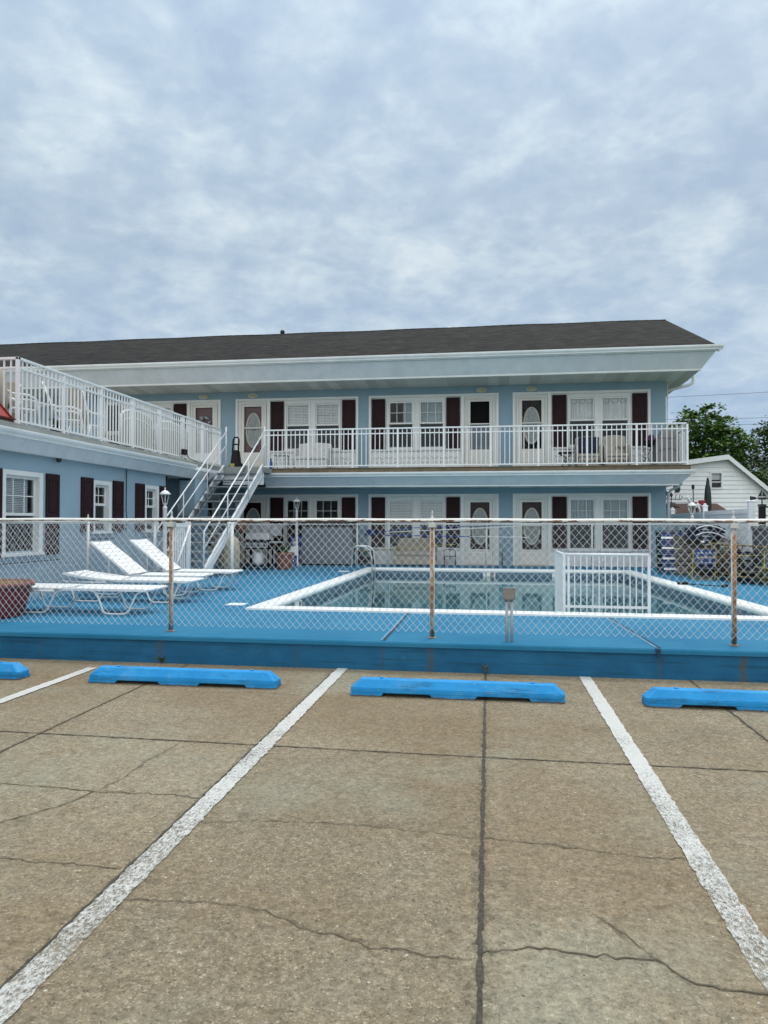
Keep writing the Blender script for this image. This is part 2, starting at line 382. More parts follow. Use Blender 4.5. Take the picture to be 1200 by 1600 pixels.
def glass_mat(name, tint=(.93,.95,.95), gloss=1.0):
    m, nt, nd, lk, b = newmat(name)
    nd.remove(b)
    fr = nd.new('ShaderNodeFresnel'); fr.inputs['IOR'].default_value = 1.5
    mu = nd.new('ShaderNodeMath'); mu.operation = 'MULTIPLY_ADD'; mu.inputs[1].default_value = .8*gloss; mu.inputs[2].default_value = 0
    lk.new(fr.outputs[0], mu.inputs[0])
    t = nd.new('ShaderNodeBsdfTransparent'); t.inputs[0].default_value = (*tint, 1)
    gl = nd.new('ShaderNodeBsdfGlossy'); gl.inputs['Roughness'].default_value = .04
    mx = nd.new('ShaderNodeMixShader'); lk.new(mu.outputs[0], mx.inputs['Fac']); lk.new(t.outputs[0], mx.inputs[1]); lk.new(gl.outputs[0], mx.inputs[2])
    lk.new(mx.outputs[0], nd['Material Output'].inputs['Surface'])
    return m
def screen_mat(name, open_=.4, col=(.02,.022,.025)):
    m, nt, nd, lk, b = newmat(name)
    b.inputs['Base Color'].default_value = (*col, 1); b.inputs['Roughness'].default_value = .6
    t = nd.new('ShaderNodeBsdfTransparent'); mx = nd.new('ShaderNodeMixShader'); mx.inputs['Fac'].default_value = 1-open_
    lk.new(t.outputs[0], mx.inputs[1]); lk.new(b.outputs[0], mx.inputs[2]); lk.new(mx.outputs[0], nd['Material Output'].inputs['Surface'])
    return m
def water_mat():
    m, nt, nd, lk, b = newmat('teal pool water')
    nd.remove(b)
    v = coords(nd, lk, (1, .6, 1))
    n = tex(nd, lk, 'Noise', 2.4, 4, .55, v)
    bm = bump(nd, lk, n.outputs['Fac'], .22, .006)
    fr = nd.new('ShaderNodeFresnel'); fr.inputs['IOR'].default_value = 1.33; lk.new(bm.outputs[0], fr.inputs['Normal'])
    ml = nd.new('ShaderNodeMath'); ml.operation = 'MULTIPLY'; ml.inputs[1].default_value = .95; lk.new(fr.outputs[0], ml.inputs[0])
    t = nd.new('ShaderNodeBsdfTransparent'); t.inputs[0].default_value = (.70,.90,.93,1)
    gl = nd.new('ShaderNodeBsdfGlossy'); gl.inputs['Roughness'].default_value = .03; gl.inputs[0].default_value = (.82,.93,.95,1)
    lk.new(bm.outputs[0], gl.inputs['Normal'])
    mx = nd.new('ShaderNodeMixShader'); lk.new(ml.outputs[0], mx.inputs['Fac']); lk.new(t.outputs[0], mx.inputs[1]); lk.new(gl.outputs[0], mx.inputs[2])
    lk.new(mx.outputs[0], nd['Material Output'].inputs['Surface'])
    return m
def tile_mat():
    m, nt, nd, lk, b = newmat('blue waterline tile')
    v = coords(nd, lk)
    vo = tex(nd, lk, 'Voronoi', 22, vec=v); vo.inputs['Randomness'].default_value = .15
    sp = nd.new('ShaderNodeSeparateColor'); lk.new(vo.outputs['Color'], sp.inputs['Color'])
    c = ramp(nd, lk, sp.outputs['Red'], [(0, (.045,.095,.145)), (1, (.085,.16,.215))])
    lk.new(c, b.inputs['Base Color']); b.inputs['Roughness'].default_value = .3
    return m
def leaf_mat(name, dark, light):
    m, nt, nd, lk, b = newmat(name)
    v = coords(nd, lk)
    n = tex(nd, lk, 'Noise', .9, 5, .7, v)
    n2 = tex(nd, lk, 'Noise', 14, 2, .5, v)
    c = ramp(nd, lk, n.outputs['Fac'], [(.35, dark), (.68, light)])
    c = mixc(nd, lk, .6, c, ramp(nd, lk, n2.outputs['Fac'], [(.3, g3(.28)), (.7, g3(.75))]), 'OVERLAY')
    lk.new(c, b.inputs['Base Color']); b.inputs['Roughness'].default_value = .6
    tl = nd.new('ShaderNodeBsdfTranslucent'); lk.new(c, tl.inputs[0])
    mx = nd.new('ShaderNodeMixShader'); mx.inputs['Fac'].default_value = .25
    lk.new(b.outputs[0], mx.inputs[1]); lk.new(tl.outputs[0], mx.inputs[2]); lk.new(mx.outputs[0], nd['Material Output'].inputs['Surface'])
    return m
def wicker_mat(name, col):
    m, nt, nd, lk, b = newmat(name)
    v = coords(nd, lk)
    w1 = tex(nd, lk, 'Wave', 22, vec=v); w1.bands_direction = 'Z'
    w2 = tex(nd, lk, 'Wave', 16, vec=v); w2.bands_direction = 'X'
    mu = nd.new('ShaderNodeMath'); mu.operation = 'MULTIPLY'; lk.new(w1.outputs['Fac'], mu.inputs[0]); lk.new(w2.outputs['Fac'], mu.inputs[1])
    n = tex(nd, lk, 'Noise', 6, 4, .6, v)
    c = ramp(nd, lk, n.outputs['Fac'], [(.3, sc3(col, .85)), (.7, sc3(col, 1.08))])
    c = mixc(nd, lk, ramp(nd, lk, mu.outputs[0], [(.1, g3(.35)), (.5, g3(0))]), c, sc3(col, .45))
    lk.new(c, b.inputs['Base Color']); b.inputs['Roughness'].default_value = .6
    bump(nd, lk, mu.outputs[0], .5, .01, b)
    return m

def soffit_mat():
    m, nt, nd, lk, b = newmat('sheen toned soffit panels')
    v = coords(nd, lk); sx = nd.new('ShaderNodeSeparateXYZ'); lk.new(v, sx.inputs['Vector'])
    dv_ = nd.new('ShaderNodeMath'); dv_.operation = 'DIVIDE'; lk.new(sx.outputs['X'], dv_.inputs[0]); dv_.inputs[1].default_value = .305
    fl_ = nd.new('ShaderNodeMath'); fl_.operation = 'FLOOR'; lk.new(dv_.outputs[0], fl_.inputs[0])
    wn = nd.new('ShaderNodeTexWhiteNoise'); wn.noise_dimensions = '1D'; lk.new(fl_.outputs[0], wn.inputs['W'])
    c = ramp(nd, lk, wn.outputs['Value'], [(.2, (.52,.51,.47)), (.8, (.68,.67,.62))])  # per-panel tones stand in for the differing sheen of the panels
    n = tex(nd, lk, 'Noise', 1.5, 5, .6, v)
    c = mixc(nd, lk, ramp(nd, lk, n.outputs['Fac'], [(.4, g3(0)), (.7, g3(.4))]), c, (.45,.47,.45))
    fr_ = nd.new('ShaderNodeMath'); fr_.operation = 'FRACT'; lk.new(dv_.outputs[0], fr_.inputs[0])
    bump(nd, lk, ramp(nd, lk, fr_.outputs[0], [(0, g3(0)), (.08, g3(1)), (.92, g3(1)), (1, g3(0))]), .5, .01, b)
    lk.new(c, b.inputs['Base Color']); b.inputs['Roughness'].default_value = .55
    return m
def grime_mat():
    m, nt, nd, lk, b = newmat('dirt along joints')
    v = coords(nd, lk); n = tex(nd, lk, 'Noise', 9, 8, .8, v)
    b.inputs['Base Color'].default_value = (.06,.055,.035,1); b.inputs['Roughness'].default_value = .95
    f = ramp(nd, lk, n.outputs['Fac'], [(.47, g3(0)), (.78, g3(.6))])
    tr = nd.new('ShaderNodeBsdfTransparent'); mx = nd.new('ShaderNodeMixShader')
    lk.new(f, mx.inputs['Fac']); lk.new(tr.outputs[0], mx.inputs[1]); lk.new(b.outputs[0], mx.inputs[2]); lk.new(mx.outputs[0], nd['Material Output'].inputs['Surface'])
    return m
M = dict(
    concrete=concrete_mat(), line=line_paint_mat(), wallblue=blue_wall_mat(), deck=deck_mat(), stop=stop_mat(),
    grime=grime_mat(), joint=paint('dark joint grit', (.055,.047,.036), .95, .55, 60), crack=paint('dirt in cracks', (.075,.06,.04), .95, .35, 20),
    seam=paint('pale joint strip', (.11,.27,.41), .5, .3, 8), seamdark=paint('dark open joint', (.012,.03,.06), .8),
    coping=paint('white painted pool coping', (.68,.70,.69), .5, .06, 3, (.55,.57,.53), .35),
    basin=paint('pale teal pool plaster', (.25,.46,.50), .6, .14, 1.2), tile=tile_mat(), water=water_mat(),
    marker=paint('white depth marker tile', (.66,.67,.64), .4, .05), ink=paint('black marker ink', (.02,.02,.022), .5),
    stucco=paint('pale blue stucco', (.235,.345,.405), .75, .05, 1.2, (.20,.29,.345), .3, .2, 70),
    stucco2=paint('pale blue stucco of wing', (.29,.40,.475), .75, .05, 1.2, (.24,.335,.40), .3, .2, 70),
    trim=paint('white trim paint', (.74,.75,.73), .5, .05, 2, (.6,.61,.58), .3),
    vinyl=paint('white vinyl', (.76,.78,.79), .4, .04, 2, (.60,.62,.62), .35),
    aluminium=paint('white aluminium rail', (.74,.76,.77), .35, .03, 3),
    gutter=paint('white gutter', (.78,.80,.80), .35, .05, 2, (.55,.56,.54), .4),
    frieze=siding_mat('white vinyl frieze panel', (.62,.66,.69), .305, 'X', .25),
    friezey=siding_mat('white vinyl frieze panel on the side', (.62,.66,.69), .305, 'Y', .25),
    soffit=soffit_mat(),
    shutter=paint('dark maroon shutter', (.026,.010,.012), .7, .15, 4, spec=.2),
    doorred=paint('mauve maroon door paint', (.15,.075,.085), .45, .1, 3),
    doorframe=paint('cream white storm door', (.68,.67,.62), .45, .06, 2, (.5,.49,.44), .3),
    ivory=paint('ivory oval moulding', (.62,.58,.50), .5, .05), dark=paint('dark room', (.008,.008,.009), .9, spec=.1),
    room=paint('dim room wall', (.30,.28,.25), .9), frosted=paint('frosted cut glass', (.33,.35,.35), .25, .35, 26),
    blind=paint('white blind slat', (.84,.85,.85), .5, .04), curtain=paint('pale curtain', (.80,.82,.83), .8, .1, 5),
    bluecurtain=paint('pale blue curtain', (.42,.52,.55), .8, .15, 3),
    glass=glass_mat('window glass'), storm=glass_mat('storm door glass', (.9,.92,.92), .45), screen=screen_mat('insect screen', .22), shingle=shingle_mat(),
    timber=paint('weathered timber edge', (.145,.115,.075), .85, .3, 5, (.07,.055,.04), .6), slab=paint('grey roof deck coating', (.27,.285,.27), .8, .12, 2, (.16,.165,.15), .5),
    walkway=paint('grey walkway', (.30,.31,.31), .8, .1), redroof=paint('red metal roof', (.32,.035,.022), .4, .15, 3), redtrim=paint('dark red fascia', (.09,.022,.018), .5, .2, 4),
    stair=paint('white stair steel', (.68,.70,.72), .45, .05, 3, (.42,.36,.28), .3), tread=paint('grey stair tread', (.20,.22,.24), .7, .1, 4),
    wire=paint('white coated wire', (.58,.60,.60), .5, .15, 12), post=rust_post_mat(), rail=rail_mat(), galv=paint('weathered galvanised cap', (.50,.52,.49), .45, .15, 12, metal=.3),
    whitepost=paint('white painted post', (.70,.71,.70), .5, .06, 4),
    strap=paint('white vinyl strap', (.82,.83,.82), .4, .03, 5), tubew=paint('white lounger tube', (.76,.78,.77), .35, .05, 5),
    potred=paint('dark red planter', (.19,.032,.036), .55, .12, 5, (.2,.08,.07), .3), potrim=paint('planter rim', (.23,.085,.075), .55, .12, 5), soil=paint('dry straw soil', (.20,.13,.055), .9, .35, 20),
    terracotta=paint('terracotta planter', (.22,.085,.065), .65, .12, 4), black=paint('black plastic', (.009,.009,.010), .6, .2, 8, spec=.2), black2=paint('black iron', (.018,.018,.02), .5, .2, 8),
    grey=paint('grey cabinet plastic', (.17,.20,.225), .55, .06, 2), greytop=paint('dark cabinet lid', (.04,.045,.05), .6, .1), box=paint('grey junction box', (.21,.195,.18), .5, .06, 8), conduit=paint('grey conduit', (.36,.37,.37), .4, .05, 6),
    wicker=wicker_mat('white wicker', (.76,.75,.71)), wickerb=wicker_mat('beige wicker', (.50,.46,.38)), resin=paint('white resin', (.72,.73,.72), .4, .04, 4),
    beige=paint('beige canvas cover', (.35,.31,.245), .85, .12, 3), greycover=paint('grey grill cover', (.22,.21,.205), .85, .12, 4), navy=paint('navy cushion', (.012,.017,.04), .8, .15, 6),
    blue=paint('royal blue fabric', (.016,.036,.125), .7, .12, 8), bluep=paint('blue pole', (.03,.09,.33), .4, .1), yellow=paint('yellow lounger tube', (.36,.27,.05), .45, .2, 6), olive=paint('faded strap', (.060,.058,.036), .6, .3, 9),
    greystrap=paint('grey webbing', (.085,.095,.11), .6, .3, 40), white=paint('plain white', (.75,.76,.76), .5, .04), steel=paint('stainless steel', (.52,.54,.55), .28, .1, 6, metal=.9), steel2=paint('brushed grill steel', (.40,.42,.43), .4, .1, 6, metal=.5),
    siding=paint('white house siding', (.82,.84,.85), .5, .05, 2), brownroof=paint('brown shed roof', (.075,.04,.03), .9, .25, 8), vfence=siding_mat('white vinyl fence boards', (.74,.77,.80), .16, 'Z', .3), vpost=paint('white vinyl fence post', (.80,.82,.84), .45, .04),
    bark=paint('tree bark', (.065,.05,.038), .9, .25, 9), umbrella=paint('dark folded umbrella cloth', (.035,.042,.045), .8, .2, 6), red=paint('red paint', (.30,.02,.035), .5, .12, 9), gold=paint('yellow grip', (.40,.32,.03), .5), green=paint('plant leaf', (.045,.10,.025), .6, .3, 9),
    flower=paint('purple flower', (.16,.05,.13), .7, .4, 20), lampglass=glass_mat('lamp glass', (.75,.77,.75), 1.2), fixture=paint('cream wall light', (.45,.44,.28), .4, .12, 9), cable=paint('dark cable', (.03,.03,.032), .6), rope=paint('yellow rope', (.32,.29,.09), .6, .15, 9),
    signblue=paint('sign blue', (.016,.03,.17), .45, .1), tan=paint('tan cover', (.36,.32,.22), .85, .12, 4), brick=paint('reddish urn', (.21,.12,.09), .8, .2, 9), patt=paint('grey patterned tarp', (.33,.35,.37), .75, .45, 22), lawn=paint('distant lawn', (.06,.09,.03), .9, .3, 2),
    leafa=leaf_mat('maple leaves', (.038,.092,.016), (.115,.215,.036)), leafb=leaf_mat('dark oak leaves', (.026,.058,.014), (.078,.138,.028)), leafc=leaf_mat('olive leaves', (.040,.052,.014), (.095,.105,.03)),
)

# ------------------------------------------------------------------ setting: ground, car park, pool deck
g = MB()   # one sheet with an opening where the pool is dug in
for a_, b_, c_, d_ in ((-400,400,-400,9.0),(-400,400,21.0,400),(-400,-4.5,9.0,21.0),(5.2,400,9.0,21.0)): g.poly((a_,c_,-.06),(b_,c_,-.06),(b_,d_,-.06),(a_,d_,-.06))
g.poly((-400,-400,-.06),(400,-400,-.06),(400,-400,-.2),(-400,-400,-.2)); setting('ground', g, M['lawn'])
lot = MB()
def strip(mb, ps, w, z):
    """thin flat ribbon along a polyline, width may vary"""
    ps = [Vector((p[0], p[1])) for p in ps]; L = []; Rr = []
    for i, p in enumerate(ps):
        t = (ps[min(i+1, len(ps)-1)] - ps[max(i-1, 0)]).normalized(); nrm = Vector((-t.y, t.x))
        ww = (w[i] if isinstance(w, list) else w)/2
        L.append((p + nrm*ww)); Rr.append((p - nrm*ww))
    for i in range(len(ps)-1):
        mb.poly((L[i].x,L[i].y,z),(Rr[i].x,Rr[i].y,z),(Rr[i+1].x,Rr[i+1].y,z),(L[i+1].x,L[i+1].y,z))
lot.poly((-40,-14,0),(40,-14,0),(40,7.74,0),(-40,7.74,0))
lot.cur = 1
def wob(ps, n, a, w):
    out = []; ws = []
    for (x0,y0),(x1,y1) in zip(ps, ps[1:]):
        k = max(2, int(n*math.hypot(x1-x0, y1-y0)))
        for i in range(k):
            t = i/k; out.append((x0+(x1-x0)*t+random.gauss(0,a), y0+(y1-y0)*t+random.gauss(0,a))); ws.append(w*random.uniform(.55,1.4))
    out.append(ps[-1]); ws.append(w*.6); return out, ws
for ps, w in (([(-.03,-6),(-.03,7.70)], .021), ([(-3.365,-6),(-3.365,7.70)], .013), ([(2.04,4.94),(2.04,7.70)], .018), ([(-6.6,-6),(-6.6,7.7)], .02), ([(4.9,-6),(4.9,7.7)], .02),
              ([(-12,4.985),(-3.4,4.985),(-.05,4.935),(12,4.90)], .012), ([(-12,-.6),(12,-.6)], .02), ([(-1.655,-3),(-1.655,7.6)], .014)):
    p2, ws = wob(ps, 30, .0022, w); lot.cur = 1; strip(lot, p2, ws, .0045); lot.cur = 3; p3, w3 = wob(ps, 20, .010, w*4.0); strip(lot, p3, w3, .0022)
lot.cur = 2
cr = [
 ([(-1.65,2.84),(-1.15,2.88),(-.92,2.86),(-.73,2.76),(-.6,2.73),(-.44,2.67),(-.32,2.67),(-.17,2.65),(-.06,2.65)], .006),
 ([(-.04,2.70),(.06,2.72),(.15,2.76),(.25,2.75),(.32,2.74),(.46,2.74),(.62,2.75),(.67,2.68),(.72,2.61),(.8,2.62),(.94,2.6),(1.3,2.55)], .010),
 ([(.62,2.75),(.56,2.84),(.50,2.93),(.42,3.04)], .005),
 ([(-4.2,4.0),(-2.96,3.99),(-2.7,3.99),(-2.31,3.96),(-1.83,3.98),(-1.65,3.95)], .010),
 ([(-2.31,3.96),(-2.36,3.80),(-2.46,3.64),(-2.58,3.48),(-2.8,3.3)], .010),
 ([(-2.30,3.98),(-2.26,4.2),(-2.27,4.5),(-2.22,4.9)], .005),
 ([(-2.6,3.14),(-2.31,3.12),(-2.14,3.11),(-1.97,3.11),(-1.8,3.10),(-1.68,3.10)], .008),
 ([(-1.52,3.64),(-1.24,3.70),(-.89,3.74),(-.5,3.72),(-.06,3.67)], .005), ([(-.02,3.67),(.28,3.65),(.72,3.58),(.93,3.60)], .006),
 ([(-1.72,6.45),(-2.2,6.5),(-2.6,6.42)], .005), ([(.4,7.5),(.75,7.3),(.93,7.2)], .004),
]
for ps, w in cr:
    p2, ws = wob(ps, 34, .0065, w*.62); lot.cur = 2; strip(lot, p2, ws, .0038); lot.cur = 3; p3, w3 = wob(ps, 12, .01, .03); strip(lot, p3, w3, .0026)
setting('parking_lot', lot, [M['concrete'], M['joint'], M['crack'], M['grime']])
def jag_line(name, x, y0, y1, w):
    mb = MB(); k = int((y1-y0)/.035); a = []; b = []
    for i in range(k+1):
        y = y0+(y1-y0)*i/k; a.append((x-w/2+random.gauss(0,.0035), y)); b.append((x+w/2+random.gauss(0,.0035), y))
    for i in range(k): mb.poly((*a[i],.008),(*b[i],.008),(*b[i+1],.008),(*a[i+1],.008))
    return setting(name, mb, M['line'])
jag_line('parking_line', -1.585, -3, 7.70, .118); jag_line('parking_line', .995, -3, 7.66, .118); jag_line('parking_line', -4.31, -3, 7.30, .115); jag_line('parking_line', 3.6, -3, 7.66, .125)

PO = [(-3.56,10.13), (4.26,10.05), (3.84,19.95), (-3.43,20.0)]      # outer corners of the coping
def ring(d):
    (a,b),(c,e),(f,h),(i,j) = PO
    return [(a+d,b+d),(c-d,e+d),(f-d,h-d),(i+d,j-d)]
dk = MB()
o_ = ring(.05); x0, x1, y0, y1 = -9.6, 6.9, 7.70, 22.2; Z = .32
dk.poly((x0,y0,Z),(x1,y0,Z),(o_[1][0],o_[1][1],Z),(o_[0][0],o_[0][1],Z)); dk.poly((x1,y0,Z),(x1,y1,Z),(o_[2][0],o_[2][1],Z),(o_[1][0],o_[1][1],Z))
dk.poly((x1,y1,Z),(x0,y1,Z),(o_[3][0],o_[3][1],Z),(o_[2][0],o_[2][1],Z)); dk.poly((x0,y1,Z),(x0,y0,Z),(o_[0][0],o_[0][1],Z),(o_[3][0],o_[3][1],Z))
# rolled front edge of the slab
pr = [(7.70,.32),(7.682,.314),(7.674,.30),(7.674,.262),(7.70,.255)]
for (ya,za),(yb,zb) in zip(pr, pr[1:]): dk.poly((x0,ya,za),(x1,ya,za),(x1,yb,zb),(x0,yb,zb))
dk.cur = 1
strip(dk, [(-1.16,10.12),(-1.16,7.70)], .024, .3245); strip(dk, [(1.60,10.07),(1.72,7.70)], .024, .3245)
dk.cur = 2
strip(dk, [(-1.128,10.12),(-1.128,7.70)], .03, .3235); strip(dk, [(1.632,10.07),(1.752,7.70)], .03, .3235); strip(dk, [(-9,14.2),(-3.5,14.2)], .012, .3235); strip(dk, [(-6.1,8),(-6.1,10)], .01, .3235)  # dark joint lines in the deck
setting('pool_deck', dk, [M['deck'], M['seam'], M['seamdark']])
rw = MB(); rw.box(-9.6, 6.9, 7.70, 7.95, -.05, .257); rw.box(-9.6, 6.9, 7.688, 7.699, -.05, .068)
solo('retaining_wall', rw, M['wallblue'], 'low blue painted wall with rust stains below the chain link fence', 'wall')
ts = MB(); ts.prism([(1.70,7.672,.318),(1.76,7.672,.318),(1.755,7.660,.305),(1.715,7.660,.305)], [(1.72,7.655,.235),(1.745,7.655,.235),(1.74,7.650,.232),(1.722,7.650,.232)])
solo('joint_flap', ts, M['seamdark'], 'dark loose end of joint strip hanging over blue wall edge', 'joint strip')

pool = thing('swimming_pool', 'rectangular teal swimming pool with white raised coping', 'pool', (0,10.1,.32))
cp = MB(); cp.smooth = True
prof = [(-.004,.318),(0,.345),(.02,.354),(.05,.358),(.25,.358),(.285,.350),(.308,.325),(.31,.30),(.300,.276),(.29,.268)]
rs = [[(x,y,z) for x,y in ring(d)] for d, z in prof]
for a, b in zip(rs, rs[1:]):
    for k in range(4): cp.poly(a[k], a[(k+1)%4], b[(k+1)%4], b[k])
obj('coping', cp, M['coping'], pool)
tl = MB(); a = [(x,y,.275) for x,y in ring(.292)]; b = [(x,y,-.06) for x,y in ring(.292)]
for k in range(4): tl.poly(a[k], a[(k+1)%4], b[(k+1)%4], b[k])
obj('tile_band', tl, M['tile'], pool)
bs = MB(); a = [(x,y,-.06) for x,y in ring(.294)]; b = [(x,y,-1.15-.5*(1 if k > 1 else 0)) for k,(x,y) in enumerate(ring(.40))]
for k in range(4): bs.poly(a[k], a[(k+1)%4], b[(k+1)%4], b[k])
bs.poly(*b)
for i in range(3): bs.box(.7, 2.6, 10.45, 10.8+.3*(2-i), -1.15, -.28-.28*i)   # entry steps
obj('basin', bs, M['basin'], pool)
wm = MB(); w_ = ring(.293); wm.poly(*[(x,y,.15) for x,y in w_])
wo = setting('water', wm, M['water'])
# depth markers on the far, left and right walls
def nodive(mb, x, y, z, r, ax='x', s=1):
    P = (lambda a, c: (x+a, y, z+c)) if ax == 'x' else (lambda a, c: (x, y+a, z+c))
    mb.tube([P(r*math.cos(t*math.pi/8), r*math.sin(t*math.pi/8)) for t in range(16)], .010, 4, closed=True)
    mb.tube([P(-r*.7, r*.7), P(r*.7, -r*.7)], .008, 4); mb.tube([P(-r*.5,-r*.35), P(r*.1,.0), P(r*.35, r*.5)], .011, 4)
def text(body, size, name='char', ext=.003):
    cu = bpy.data.curves.new(name, 'FONT'); cu.body = body; cu.size = size; cu.extrude = ext; cu.align_x = 'CENTER'; cu.align_y = 'CENTER'
    ob = bpy.data.objects.new(name, cu); C.objects.link(ob)
    dg = bpy.context.evaluated_depsgraph_get(); me = bpy.data.meshes.new_from_object(ob.evaluated_get(dg))
    mb = MB(); mb.v = [tuple(v.co) for v in me.vertices]; mb.f = [tuple(p.vertices) for p in me.polygons]; mb.m = [0]*len(mb.f); mb.sm = [False]*len(mb.f)
    bpy.data.objects.remove(ob); bpy.data.curves.remove(cu); return mb
def place_text(mb, M4): mb.v = [tuple(M4 @ Vector(v)) for v in mb.v]; return mb
yb = 19.66
for cx, ch in ((.02,'5'), (1.86,'')):
    mk = MB(); mk.box(cx-.16, cx+.17, yb-.004, yb+.03, .155, .262); d = obj('depth_marker', mk, M['marker'], pool)
    nd_ = MB(); nodive(nd_, cx+.085, yb-.008, .209, .046); obj('no_diving_symbol', nd_, M['ink'], d)
    if ch: obj('depth_number', place_text(text(ch, .13), Matrix.Translation((cx-.085, yb-.008, .209)) @ Matrix.Rotation(R(90), 4, 'X')), M['ink'], d)
for xx, yy, sg in ((-3.248,11.9,1), (3.885,13.0,-1)):
    mk = MB(); mk.box(min(xx-.02,xx+.004), max(xx-.004,xx+.02), yy-.2, yy+.2, .155, .262); d = obj('depth_marker', mk, M['marker'], pool)
    nd_ = MB(); nodive(nd_, xx+sg*.012+sg*.004, yy+.09, .209, .046, 'y'); obj('no_diving_symbol', nd_, M['ink'], d)

# ------------------------------------------------------------------ chain link fences
def chain(mb, p0, p1, z0, z1, w=.084, h=.097, r=.0023, n=3, lean=0):
    p0 = Vector(p0); d = (Vector(p1)-p0); L = d.length; d.normalize(); nr = Vector((-d.y, d.x))
    hw = w/2; cols = int(L/hw); rows = int((z1-z0)/(h/2))
    for c in range(cols):
        ps = []
        for k in range(rows+1):
            s_ = c*hw + (hw if (c+k) % 2 else 0)
            zz = z0+k*h/2; sag = .004*math.sin(s_*1.7+zz*2)
            q = p0 + d*s_ + nr*sag
            ps.append((q.x, q.y, zz))
        mb.tube(ps, r, n, caps=False)
fence = thing('chain_link_fence', 'long white chain link fence on rusty posts along the front blue wall', 'fence', (0,7.95,.32))
px_ = [-6.86, -3.715, -.622, 2.565, 5.72]
for x in px_:
    p = MB(); p.tube([(x,7.97,.315),(x,7.97,1.56)], .027, 12); post = obj('post', p, M['post'], fence)
    c_ = MB(); c_.lathe(x, 7.97, [(.029,1.556),(.030,1.60),(.029,1.62),(.024,1.665),(.012,1.68),(.009,1.70),(.014,1.715),(.010,1.732),(.003,1.745)], 10); obj('post_cap', c_, M['galv'], post)
    bd = MB(); bd.lathe(x, 7.97, [(.033,.315),(.05,.318),(.05,.328),(.033,.335)], 10); obj('base_collar', bd, M['post'], post)
tr = MB()
tr.tube([(-7.3+.35*i, 7.955, 1.638+.003*math.sin(i*1.3)) for i in range(41)], .021, 10); obj('top_rail', tr, M['rail'], fence)
tw = MB(); tw.tube([(-7.3,7.945,1.592),(-3,7.945,1.590),(1,7.945,1.594),(6.6,7.945,1.596)], .004, 5); obj('tension_wire', tw, M['wire'], fence)
for x in (-3.715, -.622, 2.565):
    tb = MB(); tb.box(x-.045, x+.045, 7.925, 8.005, 1.555, 1.61); obj('tension_band', tb, M['galv'], fence, .006)
cm = MB(); chain(cm, (-7.3,7.938), (6.6,7.938), .390, 1.645, r=.0028, n=4); obj('chain_mesh', cm, M['wire'], fence)
sf = thing('chain_link_fence', 'white chain link side fence between the loungers and the blue wing wall', 'fence', (-7.2,12,.32))
for y in (8.3, 12.0, 14.6):
    p = MB(); p.tube([(-7.2,y,.315),(-7.2,y,1.66)], .028, 8); post = obj('post', p, M['whitepost'], sf)
    c_ = MB(); c_.lathe(-7.2, y, [(.033,1.65),(.033,1.69),(.012,1.71),(.016,1.73),(.003,1.76)], 8); obj('post_cap', c_, M['galv'], post)
tr = MB(); tr.tube([(-7.2,8.0,1.62),(-7.2,14.6,1.62)], .020, 8); obj('top_rail', tr, M['whitepost'], sf)
cm = MB(); chain(cm, (-7.2,8.05), (-7.2,14.6), .36, 1.62, r=.0022); obj('chain_mesh', cm, M['wire'], sf)
bf = thing('chain_link_fence', 'white chain link fence with thin posts behind the pool before the motel doors', 'fence', (0,21.3,.32))
for x in (-3.95, -2.97, -.055, 2.98, 5.9):
    p = MB(); p.tube([(x,21.3,.315),(x,21.3,1.62)], .024, 8); obj('post', p, M['whitepost'], bf)
tr = MB(); tr.tube([(-3.95,21.3,1.60),(5.9,21.3,1.61)], .016, 8); obj('top_rail', tr, M['whitepost'], bf)
cm = MB(); chain(cm, (-3.95,21.3), (5.9,21.3), .36, 1.6, r=.0015); obj('chain_mesh', cm, M['wire'], bf)
# gate posts and the picket gate standing open at the foot of the stairs
for x, lb in ((-6.40,'white gate post with ball cap at hinge side of picket gate'), (-5.43,'thick white gate post at the foot of the stairs right of picket gate')):
    p = MB(); p.tube([(x,14.6,.315),(x,14.6,1.64)], .032, 10); p.lathe(x,14.6,[(.038,1.63),(.038,1.67),(.013,1.70),(.018,1.725),(.004,1.75)],10)
    solo('gate_post', p, M['whitepost'], lb, 'gate post', 'posts of the pool gate', (x,14.6,.32))
gt = thing('picket_gate', 'white picket gate with diagonal brace standing open beside the stairs', 'gate', (-6.4,14.5,.32))
gf = MB(); xg = -6.40
gf.box(xg-.02,xg+.02,13.68,13.74,.40,1.62); gf.box(xg-.02,xg+.02,14.48,14.555,.40,1.62); gf.box(xg-.018,xg+.018,13.74,14.48,1.52,1.60); gf.box(xg-.018,xg+.018,13.74,14.48,.42,.50); obj('gate_frame', gf, M['vinyl'], gt)
for i in range(6):
    pk = MB(); yy = 13.80+i*.108; pk.box(xg-.012,xg+.012,yy,yy+.035,.50,1.52); obj('picket', pk, M['vinyl'], gt)
dg_ = MB(); dg_.tube([(xg+.045,13.73,.55),(xg+.045,14.52,1.54)], .026, 6); obj('diagonal_brace', dg_, M['vinyl'], gt)

